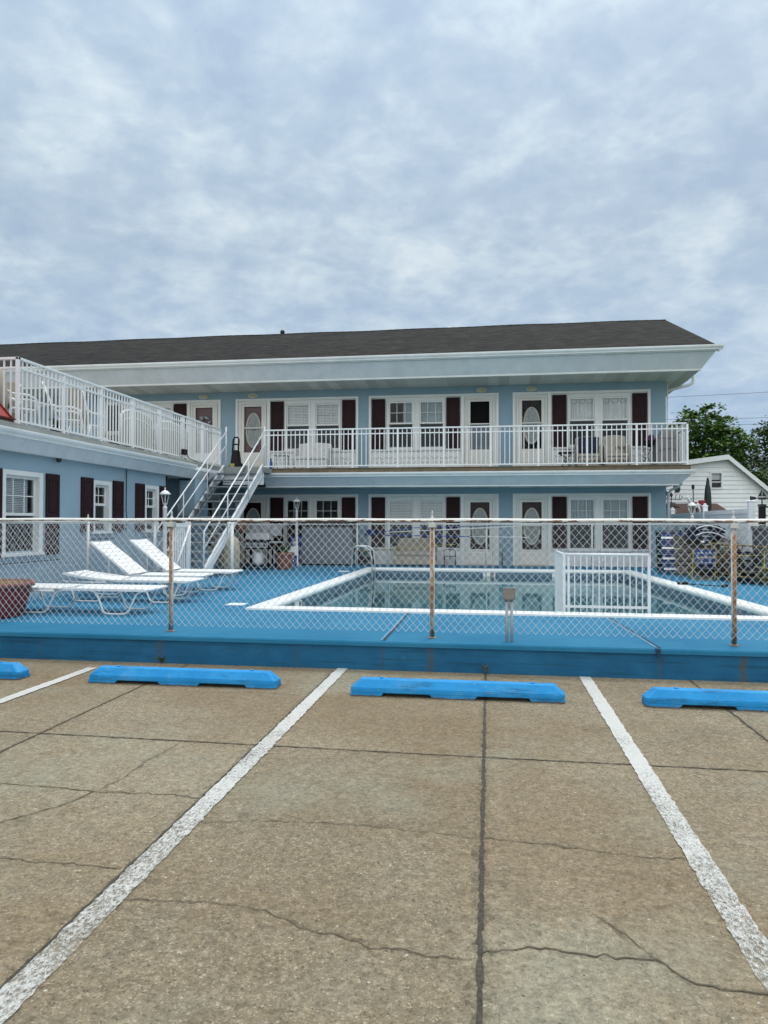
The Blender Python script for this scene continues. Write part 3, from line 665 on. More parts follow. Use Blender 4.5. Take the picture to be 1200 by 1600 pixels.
# ------------------------------------------------------------------ wheel stops
def wheel_stop_mesh():
    mb = MB(); L = 1.95; H = .15; W = .19
    zb = .034; zm = .075
    y0, y1 = 0, W
    feet = [(0,.32),(.73,1.18),(1.62,L)]
    cut = [(.32,.70),(1.12,1.50)]
    # body cross-section: chamfered front and back, ends cut back
    def ringx(x, ins, zt, yi): return None
    mb.prism([(.02,y0,zb),(L-.02,y0,zb),(L,y0+.04,zb),(L,y1-.04,zb),(L-.02,y1,zb),(.02,y1,zb),(0,y1-.04,zb),(0,y0+.04,zb)],
             [(.02,y0,zm),(L-.02,y0,zm),(L,y0+.04,zm),(L,y1-.04,zm),(L-.02,y1,zm),(.02,y1,zm),(0,y1-.04,zm),(0,y0+.04,zm)])
    zt = H
    mb.prism([(.02,y0,zm),(L-.02,y0,zm),(L,y0+.04,zm),(L,y1-.04,zm),(L-.02,y1,zm),(.02,y1,zm),(0,y1-.04,zm),(0,y0+.04,zm)],
             [(.11,y0+.05,zt),(L-.11,y0+.05,zt),(L-.09,y0+.07,zt),(L-.09,y1-.06,zt),(L-.11,y1-.045,zt),(.11,y1-.045,zt),(.09,y1-.06,zt),(.09,y0+.07,zt)])
    for a, b in feet:
        ta = .03 if a > 0 else .0; tb_ = .03 if b < L else 0
        mb.prism([(a+.003+ta,y0+.003,0),(b-.003-tb_,y0+.003,0),(b-.003-tb_,y1-.003,0),(a+.003+ta,y1-.003,0)],
                 [(a+.003,y0+.003,zb+.004),(b-.003,y0+.003,zb+.004),(b-.003,y1-.003,zb+.004),(a+.003,y1-.003,zb+.004)])
    return mb
ws = thing('wheel_stop', 'blue concrete wheel stop in the bay between the two bold white lines', 'wheel stop', (-1.27,6.51,0), 'blue wheel stops along the wall')
w0 = wheel_stop_mesh(); w0.v = [(x-1.27, y+6.51, z) for x,y,z in w0.v]
obj('block', w0, M['stop'], ws, .006)
for xx in (.28, 1.67):
    pn = MB(); pn.lathe(xx-1.27, 6.61, [(.018,.146),(.018,.158),(.012,.164)], 8); obj('anchor_pin', pn, M['stop'], ws)
again(ws, 'blue concrete wheel stop left of the peeling white line, before the wall weed', (-3.97,6.63,0), R(.3))
again(ws, 'blue concrete wheel stop at the right picture edge, mostly cut off', (1.36,6.50,0), R(-.4))
again(ws, 'blue concrete wheel stop at the left picture edge, only its end showing', (-6.67,6.62,0), R(.4))

# ------------------------------------------------------------------ the motel: main block
ml = thing('motel_building', 'two storey pale blue motel with white trim and dark shingle roof', 'motel', (-7,22,.0))
FL = 3.22                                  # balcony floor
UX = [(-12.60,True), (-8.06,False), (.325-3.99-.03,True), (.76,False)]
uppers = dict(z0=FL+.01, zt=5.60, s0=3.93, s1=5.50, g0=4.0, gm=4.71, g1=5.42, dt=5.48, dg0=3.88, dgm=4.67, dg1=5.36)
lowers = dict(z0=.33, zt=2.51, s0=.86, s1=2.42, g0=.88, gm=1.63, g1=2.36, dt=2.39, dg0=.82, dgm=1.55, dg1=2.26)
holes = []
for x, m in UX:
    for d in (uppers, lowers): holes.append((x, x+3.99, d['z0'], d['zt']))
wl = MB(); wl.wall(-20, 5.21, -.02, 5.9, holes, 22.0, .14)
wl.poly((5.21,22,-.02),(5.21,30.4,-.02),(5.21,30.4,6.35),(5.21,22,6.35)); wl.poly((5.21,30.4,-.02),(-20,30.4,-.02),(-20,30.4,6.35),(5.21,30.4,6.35))
wl.poly((-20,22,-.02),(-20,30.4,-.02),(-20,30.4,6.35),(-20,22,6.35))
obj('wall', wl, M['stucco'], ml)
fl = MB()
for a, b in ((.05,.11),(2.70,3.0),(5.95,6.0)): fl.box(-19.9, 5.1, 22.2, 30.3, a, b)
for xw in (-13,-8.2,-4,.5): fl.box(xw-.05, xw+.05, 22.2, 30.3, .12, 5.94)
fl.box(-19.9, 5.1, 25.8, 25.9, .12, 5.94)
obj('room_walls', fl, M['room'], ml)

def unit(x0, mir, d, kind, up):
    def X(a): return x0+3.99-a if mir else x0+a
    def bx(mb, a, b, y0, y1, z0, z1):
        u, v = sorted((X(a), X(b))); mb.box(u, v, y0, y1, z0, z1)
    z0, zt = d['z0'], d['zt']
    hs = []
    for a, b in ((.10,1.00),(1.62,2.46),(2.57,3.43)):
        u, v = sorted((X(a), X(b)))
        hs.append((u, v, z0 if a < .5 else d['g0']-.07, d['dt'] if a < .5 else d['g1']+.06))
    wp = MB(); u, v = sorted((X(0), X(3.99))); wp.wall(u, v, z0, zt, hs, 22.02, .05); obj('wall_panel', wp, M['trim'], ml)
    t = MB(); bx(t,-.02,.05,21.965,22.03,z0,zt+.01); bx(t,3.94,4.01,21.965,22.03,z0,zt+.01); bx(t,.05,3.94,21.97,22.03,zt-.06,zt+.01); bx(t,1.03,1.13,21.975,22.03,z0,zt-.06); bx(t,1.13,3.94,21.97,22.03,d['s0']-.06,d['s0']-.01)
    obj('trim', t, M['trim'], ml)
    if up:
        orn = MB(); n = 13
        for i in range(n):
            cx = 1.22+(3.88-1.22)*(i+.5)/n
            orn.tube([(X(cx+.085*math.cos(q)), 22.012, FL+.47+.06*math.sin(q)) for q in [math.pi+math.pi*j/6 for j in range(7)]], .007, 4)
            orn.tube([(X(cx+.05*math.cos(q)), 22.012, FL+.24+.07*math.sin(q)) for q in [math.pi*j/5+.4 for j in range(5)]], .007, 4)
        obj('panel_ornament_shade', orn, M['galv'], ml)  # grey arcs: panel relief with its shadow put into the colour
    for a in (1.16, 3.49):
        sh = MB(); bx(sh, a, a+.42, 21.95, 22.015, d['s0'], d['s1'])
        h = d['s1']-d['s0']
        for q0, q1 in ((.06,.47),(.53,.95)):
            for (m0,m1,n0,n1) in ((.07,.35,q0,q0+.012),(.07,.35,q1-.012,q1),(.07,.085,q0,q1),(.335,.35,q0,q1)):
                bx(sh, a+m0, a+m1, 21.938, 21.952, d['s0']+h*n0, d['s0']+h*n1)
        obj('shutter', sh, M['shutter'], ml, .004)
    for wi, (a, b) in enumerate(((1.62,2.46),(2.57,3.43))):
        fr = MB(); g0, gm, g1 = d['g0'], d['gm'], d['g1']
        bx(fr,a,a+.05,21.99,22.10,g0-.07,g1+.06); bx(fr,b-.05,b,21.99,22.10,g0-.07,g1+.06); bx(fr,a+.05,b-.05,21.99,22.10,g1,g1+.06); bx(fr,a-.02,b+.02,21.96,22.10,g0-.10,g0-.02)
        wo_ = obj('window', fr, M['trim'], ml)
        sa = MB(); i0, i1 = a+.052, b-.052
        bx(sa,i0,i0+.04,22.03,22.06,gm,g1); bx(sa,i1-.04,i1,22.03,22.06,gm,g1); bx(sa,i0+.04,i1-.04,22.03,22.06,g1-.045,g1); bx(sa,i0+.04,i1-.04,22.03,22.06,gm,gm+.05)
        for k in (1,2): xx = i0+(i1-i0)*k/3; bx(sa,xx-.008,xx+.008,22.035,22.052,gm+.05,g1-.045)
        zz = (gm+.05+g1-.045)/2; bx(sa,i0+.04,i1-.04,22.034,22.051,zz-.008,zz+.008)
        obj('upper_sash', sa, M['trim'], wo_)
        sl = MB(); bx(sl,i0,i0+.04,22.065,22.09,g0-.02,gm+.02); bx(sl,i1-.04,i1,22.065,22.09,g0-.02,gm+.02); bx(sl,i0+.04,i1-.04,22.065,22.09,g0-.02,g0+.03); bx(sl,i0+.04,i1-.04,22.065,22.09,gm-.02,gm+.02)
        obj('lower_sash', sl, M['trim'], wo_)
        gp = MB(); u, v = sorted((X(i0+.02),X(i1-.02))); gp.poly((u,22.045,gm+.02),(v,22.045,gm+.02),(v,22.045,g1-.02),(u,22.045,g1-.02)); gp.poly((u,22.078,g0),(v,22.078,g0),(v,22.078,gm),(u,22.078,gm)); obj('pane', gp, M['glass'], wo_)
        sc_ = MB(); sc_.poly((u,22.055,g0-.01),(v,22.055,g0-.01),(v,22.055,gm),(u,22.055,gm)); obj('insect_screen', sc_, M['screen'], wo_)
        kd = kind[1+wi]
        if kd == 'b':
            bl = MB(); z = g0
            while z < g1-.01:
                bl.box(u,v,22.098,22.099,z,z+.038); z += .050
            for q in (.2,.8): bl.box(u+(v-u)*q-.004,u+(v-u)*q+.004,22.094,22.097,g0,g1)
            obj('blind', bl, M['blind'], wo_)
        elif kd in 'ck':
            cu = MB(); n = 44; cu.smooth = True; lo = gm-.12 if kd == 'k' else g0
            pts = [(u+(v-u)*i/n, 22.122+.018*math.sin(i*1.55)+.006*math.sin(i*.63+wi)) for i in range(n+1)]
            for (xa,ya),(xb,yb_) in zip(pts, pts[1:]): cu.poly((xa,ya,lo),(xb,yb_,lo),(xb,yb_,g1),(xa,ya,g1))
            obj('curtain', cu, M['curtain'] if kind[0] != 'D' else M['bluecurtain'], wo_)
            if kd == 'k':
                va = MB()
                for k in range(3):
                    cx = u+(v-u)*(k+.5)/3; va.tube([(cx+.12*math.cos(q), 22.092, g1-.02+.16*math.sin(q)) for q in [math.pi+math.pi*j/8 for j in range(9)]], .010, 5)
                obj('valance_trim', va, M['galv'], wo_)
        elif kd == 's':
            # half drawn curtain on one side
            cu = MB(); n = 20; cu.smooth = True
            ua, vb = (v-(v-u)*.42, v) if not mir else (u+.0, u+(v-u)*1.0)
            ua = v-(v-u)*.42
            pts = [(ua+(v-ua)*i/n, 22.125+.02*math.sin(i*1.4)) for i in range(n+1)]
            for (xa,ya),(xb,yb_) in zip(pts, pts[1:]): cu.poly((xa,ya,g0),(xb,yb_,g0),(xb,yb_,g1),(xa,ya,g1))
            obj('curtain', cu, M['bluecurtain'], wo_)
    # the door with its storm door
    st = MB(); bx(st,.10,.16,21.975,22.09,z0,d['dt']); bx(st,.94,1.00,21.975,22.09,z0,d['dt']); bx(st,.16,.94,21.975,22.09,d['dt']-.05,d['dt'])
    do = obj('door', st, M['doorframe'], ml)
    stn = MB(); dg0, dgm, dg1 = d['dg0'], d['dgm'], d['dg1']
    bx(stn,.165,.26,21.985,22.02,z0+.02,d['dt']-.055); bx(stn,.84,.935,21.985,22.02,z0+.02,d['dt']-.055); bx(stn,.26,.84,21.985,22.02,dg1,d['dt']-.055); bx(stn,.26,.84,21.985,22.02,z0+.02,dg0); bx(stn,.26,.84,21.983,22.018,dgm-.018,dgm+.018)
    obj('storm_frame', stn, M['doorframe'], do, .003)
    kp = MB(); bx(kp,.20,.90,21.975,21.99,dg0-.42,dg0-.10); obj('kick_panel', kp, M['doorframe'], do, .008)
    ps = MB(); u, v = sorted((X(.25),X(.85))); gtop = dgm if kind[4] == 'n' else dg1; ps.poly((u,22.0,dg0),(v,22.0,dg0),(v,22.0,gtop),(u,22.0,gtop)); obj('storm_glass', ps, M['storm'], do)
    inner = MB(); bx(inner,.16,.94,22.085,22.12,z0,d['dt']-.05)
    obj('inner_door', inner, {'m':M['doorred'],'d':M['dark'],'k':M['shutter']}[kind[3]], do)
    cx = X(.55); cz = (dg0+dg1)/2-.02
    if kind[4] == 'o':
        el = [(cx+.235*math.cos(q), cz+.55*math.sin(q)) for q in [2*math.pi*j/28 for j in range(28)]]
        ov = MB(); ov.tube([(a_, 22.07, b_) for a_, b_ in el], .030, 6, closed=True); obj('oval_moulding', ov, M['ivory'], do)
        og = MB(); og.poly(*[(cx+(a_-cx)*.97, 22.072, cz+(b_-cz)*.97) for a_, b_ in el]); obj('oval_glass', og, M['frosted'], do)
        cm_ = MB()
        for q in range(5): cm_.tube([(cx+.19*math.sin(q*.6-1.2), 22.066, cz-.33), (cx+.05*math.sin(q*1.3), 22.066, cz+.05), (cx-.12*math.sin(q*.6-1.2), 22.066, cz+.36)], .005, 4)
        obj('leaded_pattern', cm_, M['galv'], do)
    elif kind[4] == 'w':
        wr = MB()
        for q in range(60):
            t_ = random.uniform(0, 2*math.pi); r_ = random.uniform(.17,.27)
            wr.ball((cx+r_*math.cos(t_), 21.955+random.uniform(-.02,.02), cz+.18+r_*1.15*math.sin(t_)), random.uniform(.02,.042), 6, 4)
        obj('door_wreath', wr, M['frosted'], do)
    elif kind[4] == 'n':
        sc2 = MB(); u, v = sorted((X(.262),X(.838))); sc2.box(u,v,22.03,22.035,dg0,dgm-.018); obj('lower_screen', sc2, M['grey'], do)
    hd = MB(); hx = .885; hd.tube([(X(hx),21.94,dgm-.14),(X(hx),21.93,dgm-.08),(X(hx),21.94,dgm-.02)], .009, 5); obj('handle', hd, M['steel'], do)
unit(*UX[0], uppers, 'Wccmw', True); unit(*UX[1], uppers, 'Abbmo', True); unit(*UX[2], uppers, 'Dcsdn', True); unit(*UX[3], uppers, 'Lkkdo', True)
unit(*UX[0], lowers, 'Wnnko', False); unit(*UX[1], lowers, 'Annko', False); unit(*UX[2], lowers, 'Ebbko', False); unit(*UX[3], lowers, 'Dccko', False)
for i, cx in enumerate((-9.18, -7.50, -.20, 1.30)):
    li = MB(); li.ball((cx,21.99,5.71),(.14,.05,.058),16,8); lo_ = obj('wall_light', li, M['fixture'], ml)
    li = MB(); li.tube([(cx+.15*math.cos(q*math.pi/12),21.975,5.71+.068*math.sin(q*math.pi/12)) for q in range(24)], .013, 5, closed=True); obj('light_rim', li, M['doorframe'], lo_)
# roof
rf = MB(); ye, zr, ze, yr = 20.36, 8.85, 6.46, 26.2
def slab(y0, z0, y1, z1, t=.10): rf.prism([(-20.5,y0,z0),(-20.5,y1,z1),(-20.5,y1,z1-t),(-20.5,y0,z0-t)], [(6.2,y0,z0),(6.2,y1,z1),(6.2,y1,z1-t),(6.2,y0,z0-t)])
# the old deck has settled a little, so the ridge line is not ruler straight
xs = [-20.5+i*.89 for i in range(31)]
def rz(x): return zr + .006*math.sin(x*.55+1)+.008*math.sin(x*1.7) - .012
for xa, xb in zip(xs, xs[1:]):
    rf.poly((xa,ye,ze),(xb,ye,ze),(xb,yr,rz(xb)),(xa,yr,rz(xa))); rf.poly((xa,yr,rz(xa)),(xb,yr,rz(xb)),(xb,32,ze),(xa,32,ze))
    rf.poly((xa,ye,ze-.1),(xa,ye,ze),(xb,ye,ze),(xb,ye,ze-.1))
xe = xs[-1]
rf.poly((xe,ye,ze),(xe,yr,rz(xe)),(xe,yr,rz(xe)-.1),(xe,ye,ze-.1)); rf.poly((xe,32,ze),(xe,yr,rz(xe)),(xe,yr,rz(xe)-.1),(xe,32,ze-.1))
ro = obj('roof', rf, M['shingle'], ml)
rc = MB()
for xa, xb in zip(xs, xs[1:]):
    for k in range(3):
        x_a = xa+(xb-xa)*k/3; x_b = xa+(xb-xa)*(k+1)/3; za, zb_ = rz(x_a), rz(x_b)
        rc.poly((x_a,yr-.13,za-.045),(x_b,yr-.13,zb_-.04),(x_b,yr,zb_+.02),(x_a,yr,za+.015)); rc.poly((x_a,yr,za+.015),(x_b,yr,zb_+.02),(x_b,yr+.13,zb_-.04),(x_a,yr+.13,za-.045))
obj('ridge_cap', rc, M['shingle'], ro)
gw = MB(); gw.poly((6.12,20.4,6.35),(6.12,32,6.35),(6.12,26.2,8.72)); obj('gable_wall', gw, M['vinyl'], ml)
ra = MB()
ra.prism([(6.205,20.4,6.30),(6.205,20.4,6.40),(6.205,26.2,8.79),(6.205,26.2,8.66)], [(6.235,20.4,6.30),(6.235,20.4,6.40),(6.235,26.2,8.79),(6.235,26.2,8.66)])
ra.prism([(6.205,32,6.34),(6.205,32,6.46),(6.205,26.2,8.79),(6.205,26.2,8.66)], [(6.235,32,6.34),(6.235,32,6.46),(6.235,26.2,8.79),(6.235,26.2,8.66)]); obj('rake_board', ra, M['trim'], ro)
def gutter_profile(y, z, h=.12, d=.125):   # open K-style gutter, front at y-d, lip at z
    return [(y,z-.02),(y,z-h),(y-d*.55,z-h),(y-d*.62,z-h*.75),(y-d*.9,z-h*.45),(y-d,z-h*.18),(y-d,z),(y-d+.012,z),(y-d+.012,z-.02)]
def gutter(x0, x1, y, z, parent, axis='x', **k):
    p = gutter_profile(y, z, **k); mb = MB()
    if axis == 'x': mb.prx(p, x0, x1)
    else: mb.pry([( -(a), b) for a, b in p], x0, x1)
    return mb
obj('gutter', gutter(-20.5, 6.30, 20.375, 6.475, ml), M['gutter'], ml)
dr = MB(); dr.box(-20.5, 6.2, 20.36, 20.372, 6.33, 6.45); obj('drip_edge', dr, M['trim'], ro)
fz = MB(); fz.poly((-20.5,20.40,6.345),(6.16,20.40,6.345),(5.84,20.70,5.90),(-20.5,20.70,5.90)); fz.poly((-20.5,20.376,6.352),(6.2,20.376,6.352),(6.16,20.40,6.345),(-20.5,20.40,6.345))
obj('frieze', fz, M['frieze'], ml)
bd_ = MB(); bd_.prx([(20.685,5.915),(20.695,5.865),(20.74,5.862),(20.74,5.885)], -20.5, 5.84); obj('frieze_moulding', bd_, M['trim'], ml)
fz2 = MB(); fz2.poly((6.16,20.40,6.345),(6.16,32,6.345),(5.84,32,5.90),(5.84,20.70,5.90)); obj('frieze', fz2, M['friezey'], ml)
so = MB(); so.poly((-20.5,20.7,5.895),(5.84,20.7,5.895),(5.84,22.0,5.845),(-20.5,22.0,5.845)); so.poly((5.21,22,5.846),(5.84,22,5.846),(5.84,32,5.846),(5.21,32,5.846)); obj('soffit', so, M['soffit'], ml)
dp = MB(); dp.tube([(6.18,22.7,6.35),(6.18,22.7,6.0),(6.15,22.7,5.90),(6.05,22.7,5.84),(5.5,22.7,5.70),(5.34,22.7,5.62),(5.28,22.7,5.45),(5.28,22.7,3.0)], .045, 8)
dp.tube([(5.27,22.06,5.80),(5.27,22.06,3.24)], .022, 6)
obj('downspout', dp, M['gutter'], ml)
dp = MB(); dp.tube([(5.46,21.3,2.95),(5.46,21.3,2.75),(5.43,21.5,2.68),(5.32,21.9,2.60),(5.28,22.02,2.5),(5.28,22.02,.36)], .040, 8); obj('downspout', dp, M['gutter'], ml)
# balcony of the main block
bal = MB(); bal.box(-8.0, 5.44, 20.42, 21.999, 3.06, 3.205); obj('balcony_floor', bal, M['walkway'], ml)
te = MB(); te.box(-6.60, 5.47, 20.385, 20.418, 3.085, 3.215); obj('balcony_edge_board', te, M['timber'], ml)
ted = MB(); ted.box(-6.6, 5.47, 20.36, 20.46, 3.216, 3.228); obj('deck_nosing', ted, M['timber'], ml)
obj('gutter', gutter(-6.62, 5.56, 20.384, 3.085, ml), M['gutter'], ml)
fz = MB(); fz.poly((-6.62,20.36,2.97),(5.50,20.36,2.97),(5.23,20.62,2.70),(-6.62,20.62,2.70)); fz.poly((5.50,20.36,2.97),(5.50,22,2.97),(5.23,22,2.70),(5.23,20.62,2.70)); fz.poly((5.50,20.36,2.97),(5.50,20.36,3.06),(5.50,22,3.06),(5.50,22,2.97)); fz.poly((-6.62,20.36,2.97),(-6.62,20.36,3.06),(5.5,20.36,3.06),(5.5,20.36,2.97))
obj('frieze', fz, M['frieze'], ml)
bm_ = MB(); bm_.prx([(20.60,2.715),(20.61,2.675),(20.66,2.672),(20.66,2.69)], -6.62, 5.23); obj('frieze_moulding', bm_, M['trim'], ml)
so = MB(); so.poly((-9.3,20.62,2.695),(5.23,20.62,2.695),(5.23,22.0,2.695),(-9.3,22.0,2.695)); obj('soffit', so, M['soffit'], ml)
th = MB()
for x, m in UX:
    xa = x+.02 if not m else x+2.95
    th = MB(); th.box(xa, xa+1.02, 21.72, 21.96, .322, .345); obj('door_step', th, M['walkway'], ml)


def railing(name, label, p0, p1, z0, zt, zmid, bays, nb, group=None, ends=(True,True), ret=None):
    """aluminium railing: posts, three rails, each picket its own part"""
    p0 = Vector(p0); p1 = Vector(p1); d = p1-p0; L = d.length; u = d/L; alongx = abs(u.x) > .5
    T = thing(name, label, 'railing', (p0.x, p0.y, z0), group)
    def bar(mb, s0, s1, w, za, zb):
        a = p0+u*s0; b = p0+u*s1
        if alongx: mb.box(min(a.x,b.x), max(a.x,b.x), a.y-w, a.y+w, za, zb)
        else: mb.box(a.x-w, a.x+w, min(a.y,b.y), max(a.y,b.y), za, zb)
    tr = MB(); bar(tr, -.03, L+.03, .030, zt-.04, zt); obj('top_rail', tr, M['aluminium'], T, .006)
    mr = MB(); bar(mr, 0, L, .016, zmid-.016, zmid+.016); obj('middle_rail', mr, M['aluminium'], T)
    br = MB(); bar(br, 0, L, .018, z0+.055, z0+.09); obj('bottom_rail', br, M['aluminium'], T)
    proto = None; bl = L/bays
    for i in range(bays+1):
        if i == 0 and not ends[0] or i == bays and not ends[1]: continue
        q = p0+u*(i*bl); pm = MB(); pm.box(q.x-.026, q.x+.026, q.y-.026, q.y+.026, z0, zt-.038); pm.box(q.x-.05, q.x+.05, q.y-.045, q.y+.045, z0-.002, z0+.008); obj('post', pm, M['aluminium'], T)
    for i in range(bays):
        for k in range(nb):
            q = p0+u*((i+(k+1)/(nb+1))*bl)
            if proto is None:
                pm = MB(); pm.box(q.x-.011, q.x+.011, q.y-.0105, q.y+.0105, z0+.06, zt-.037); proto = obj('picket', pm, M['aluminium'], T); q0 = q
            else:
                c = proto.copy(); C.objects.link(c); c.parent = T; c.location = (q.x-q0.x, q.y-q0.y, 0)
    return T
railing('balcony_railing', 'long white picket railing along the front of the motel balcony', (-6.60,20.45), (5.40,20.45), 3.222, 4.39, 4.225, 9, 9)
railing('balcony_railing', 'short white picket railing closing the right end of the motel balcony', (5.40,20.45), (5.40,21.95), 3.222, 4.39, 4.225, 1, 10, ends=(False,True))

# ------------------------------------------------------------------ the left wing with its roof deck
wg = thing('motel_wing', 'low pale blue motel wing with maroon shutters under a railed roof deck', 'motel wing', (-7.8,10,0))
WX = -7.8
wins = [(10.50,11.47,1.12,2.42,1.72), (13.16,13.78,1.46,2.40,1.95), (15.32,15.93,1.46,2.42,1.96), (7.6,8.9,1.12,2.42,1.72)]
w = MB(); w.wall(3.0, 16.42, -.02, 2.80, [(a,b,c,d) for a,b,c,d,e in wins], WX, .14, 'x')
w.poly((WX,3,-.02),(-20,3,-.02),(-20,3,2.8),(WX,3,2.8)); w.poly((WX,16.42,-.02),(-9.3,16.42,-.02),(-9.3,16.42,2.77),(WX,16.42,2.77))
w.box(-8.0,-7.58,17.62,18.5,-.02,2.765); w.box(-9.25,-8.003,17.95,18.5,-.02,2.765)
w.poly((-9.3,16.42,-.02),(-9.3,22,-.02),(-9.3,22,2.77),(-9.3,16.42,2.77))
obj('wall', w, M['stucco2'], wg)
iw = MB(); iw.box(-13.0,-12.9,3.2,16.2,.0,2.9); iw.box(-13,-8.0,3.1,16.3,.05,.11); iw.box(-13,-8,3.1,16.3,2.83,2.9); iw.box(-13,-8,12.3,12.4,.12,2.82); iw.box(-13,-8,14.5,14.6,.12,2.82); iw.box(-13,-8,16.3,16.38,.12,2.82); iw.box(-13,-8,3.05,3.1,.12,2.82); iw.box(-13,-8,9.4,9.5,.12,2.82)
obj('room_walls', iw, M['room'], wg)
for i, (a,b,c,d,e) in enumerate(wins):
    f = MB()
    f.box(WX-.13,WX+.03,a-.055,a+.05,c-.03,d+.055); f.box(WX-.13,WX+.03,b-.05,b+.055,c-.03,d+.055); f.box(WX-.13,WX+.028,a+.05,b-.05,d-.03,d+.055); f.box(WX-.13,WX+.06,a-.07,b+.07,c-.08,c-.028)
    wn = obj('window', f, M['trim'], wg, .004)
    s = MB(); i0, i1 = a+.052, b-.052; xs_ = WX-.05
    s.box(xs_-.03,xs_,i0,i0+.04,e,d-.032); s.box(xs_-.03,xs_,i1-.04,i1,e,d-.032); s.box(xs_-.03,xs_,i0+.04,i1-.04,d-.075,d-.032); s.box(xs_-.03,xs_,i0+.04,i1-.04,e,e+.05)
    nx = 3 if b-a > .8 else 2
    for k in range(1,nx): yy = i0+(i1-i0)*k/nx; s.box(xs_-.02,xs_-.006,yy-.009,yy+.009,e+.05,d-.075)
    zz = (e+d-.03)/2; s.box(xs_-.021,xs_-.007,i0+.04,i1-.04,zz-.009,zz+.009); obj('upper_sash', s, M['trim'], wn)
    s = MB(); s.box(xs_-.065,xs_-.035,i0,i0+.04,c-.02,e+.02); s.box(xs_-.065,xs_-.035,i1-.04,i1,c-.02,e+.02); s.box(xs_-.065,xs_-.035,i0+.04,i1-.04,c-.02,c+.03); s.box(xs_-.065,xs_-.035,i0+.04,i1-.04,e-.02,e+.02); obj('lower_sash', s, M['trim'], wn)
    p = MB(); p.poly((xs_-.015,i0+.02,e+.02),(xs_-.015,i1-.02,e+.02),(xs_-.015,i1-.02,d-.05),(xs_-.015,i0+.02,d-.05)); p.poly((xs_-.05,i0+.02,c),(xs_-.05,i1-.02,c),(xs_-.05,i1-.02,e),(xs_-.05,i0+.02,e)); obj('pane', p, M['glass'], wn)
    p = MB(); p.poly((xs_-.028,i0+.02,c),(xs_-.028,i1-.02,c),(xs_-.028,i1-.02,e),(xs_-.028,i0+.02,e)); obj('insect_screen', p, M['screen'], wn)
    if i in (0,3):
        bl = MB(); z = e+.06
        while z < d-.04: bl.box(xs_-.101,xs_-.10,i0,i1-.07,z,z+.022); z += .030
        obj('blind', bl, M['blind'], wn)
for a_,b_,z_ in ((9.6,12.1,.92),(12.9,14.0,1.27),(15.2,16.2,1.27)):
    f = MB(); f.box(WX-.001,WX+.006,a_,b_,z_,z_+.014); obj('wall_strip', f, M['cable'], wg)  # thin dark strips across the wall below the windows
for y in (10.08, 11.63, 12.73, 13.91, 14.87, 16.03, 7.1, 9.05):
    big = y < 12.2
    z0, z1 = (1.03,2.48) if big else (1.42,2.49); wd = .38 if big else (.41 if y < 15.5 else .33)
    s = MB(); s.box(WX-.005,WX+.035,y,y+wd,z0,z1); h = z1-z0
    for q0,q1 in ((.08,.46),(.53,.93)):
        for m0,m1,n0,n1 in ((.06,wd-.06,q0,q0+.014),(.06,wd-.06,q1-.014,q1),(.06,.075,q0,q1),(wd-.075,wd-.06,q0,q1)): s.box(WX+.034,WX+.046,y+m0,y+m1,z0+h*n0,z0+h*n1)
    obj('shutter', s, M['shutter'], wg, .003)
dkk = MB(); dkk.box(-20,-7.56,3.0,21.99,3.075,3.215); obj('roof_deck', dkk, M['slab'], wg)
gt_ = MB(); gp_ = [( -7.55+ (7.384+.0)*0, 0)]
gt_ = MB(); prof_ = [(-7.555+ (0-(a)), b) for a, b in gutter_profile(0, 3.105)]; gt_.pry(prof_, 3.0, 17.45); obj('gutter', gt_, M['gutter'], wg)
fz = MB(); fz.poly((-7.52,3,2.985),(-7.52,19.3,2.985),(-7.66,19.3,2.77),(-7.66,3,2.77)); fz.poly((-7.52,3,2.985),(-7.52,19.3,2.985),(-7.557,19.3,3.08),(-7.557,3,3.08)); fz.poly((-7.52,19.3,2.985),(-7.66,19.3,2.77),(-8.4,19.3,2.77),(-8.4,19.3,3.07),(-7.557,19.3,3.07)); obj('frieze', fz, M['friezey'], wg)
so = MB(); so.poly((-7.66,3,2.772),(-7.66,19.3,2.772),(-9.3,19.3,2.772),(-9.3,3,2.772)); obj('soffit', so, M['soffit'], wg)
for pts_, r__ in (([(-7.76,14.42,2.76),(-7.765,14.43,2.3),(-7.755,14.40,1.9),(-7.75,14.44,1.6),(-7.775,14.42,1.45)], .010), ([(-7.50,18.35,3.02),(-7.48,18.3,2.9),(-7.52,18.25,2.72)], .016), ([(WX+.02,16.40,.33),(WX+.02,16.40,2.74)], .02), ([(-8.0,17.60,2.74),(-7.58,17.60,2.73)], .02), ([(-8.0,17.605,1.78),(-7.58,17.605,1.76)], .008)):
    lw = MB(); lw.tube(pts_, r__, 6); obj('cable', lw, M['cable'], wg)
sp = MB(); sp.lathe(-7.72, 11.9, [(.05,2.768),(.05,2.75),(.03,2.70)], 10); obj('flood_lamp', sp, M['black2'], wg)
ob_ = MB(); ob_.box(-7.70,-7.62,17.05,17.25,3.34,3.48); ob_.tube([(-7.62,17.2,3.36),(-7.60,17.3,3.26),(-7.58,17.6,3.23),(-7.7,18.4,3.22)], .010, 5); obj('socket_box', ob_, M['black'], wg)
railing('deck_railing', 'long white picket railing along the wing roof deck running back to the stairs', (-7.75,10.78), (-7.75,19.8), 3.225, 4.36, 4.185, 7, 10)
railing('deck_railing', 'white picket railing at the front of the wing roof deck behind the red roof', (-7.75,10.78), (-14.0,10.78), 3.225, 4.36, 4.185, 5, 9, ends=(False,True))
rr = thing('metal_roof', 'steep red metal roof corner at the left edge on the wing', 'roof', (-9,9,3.2))
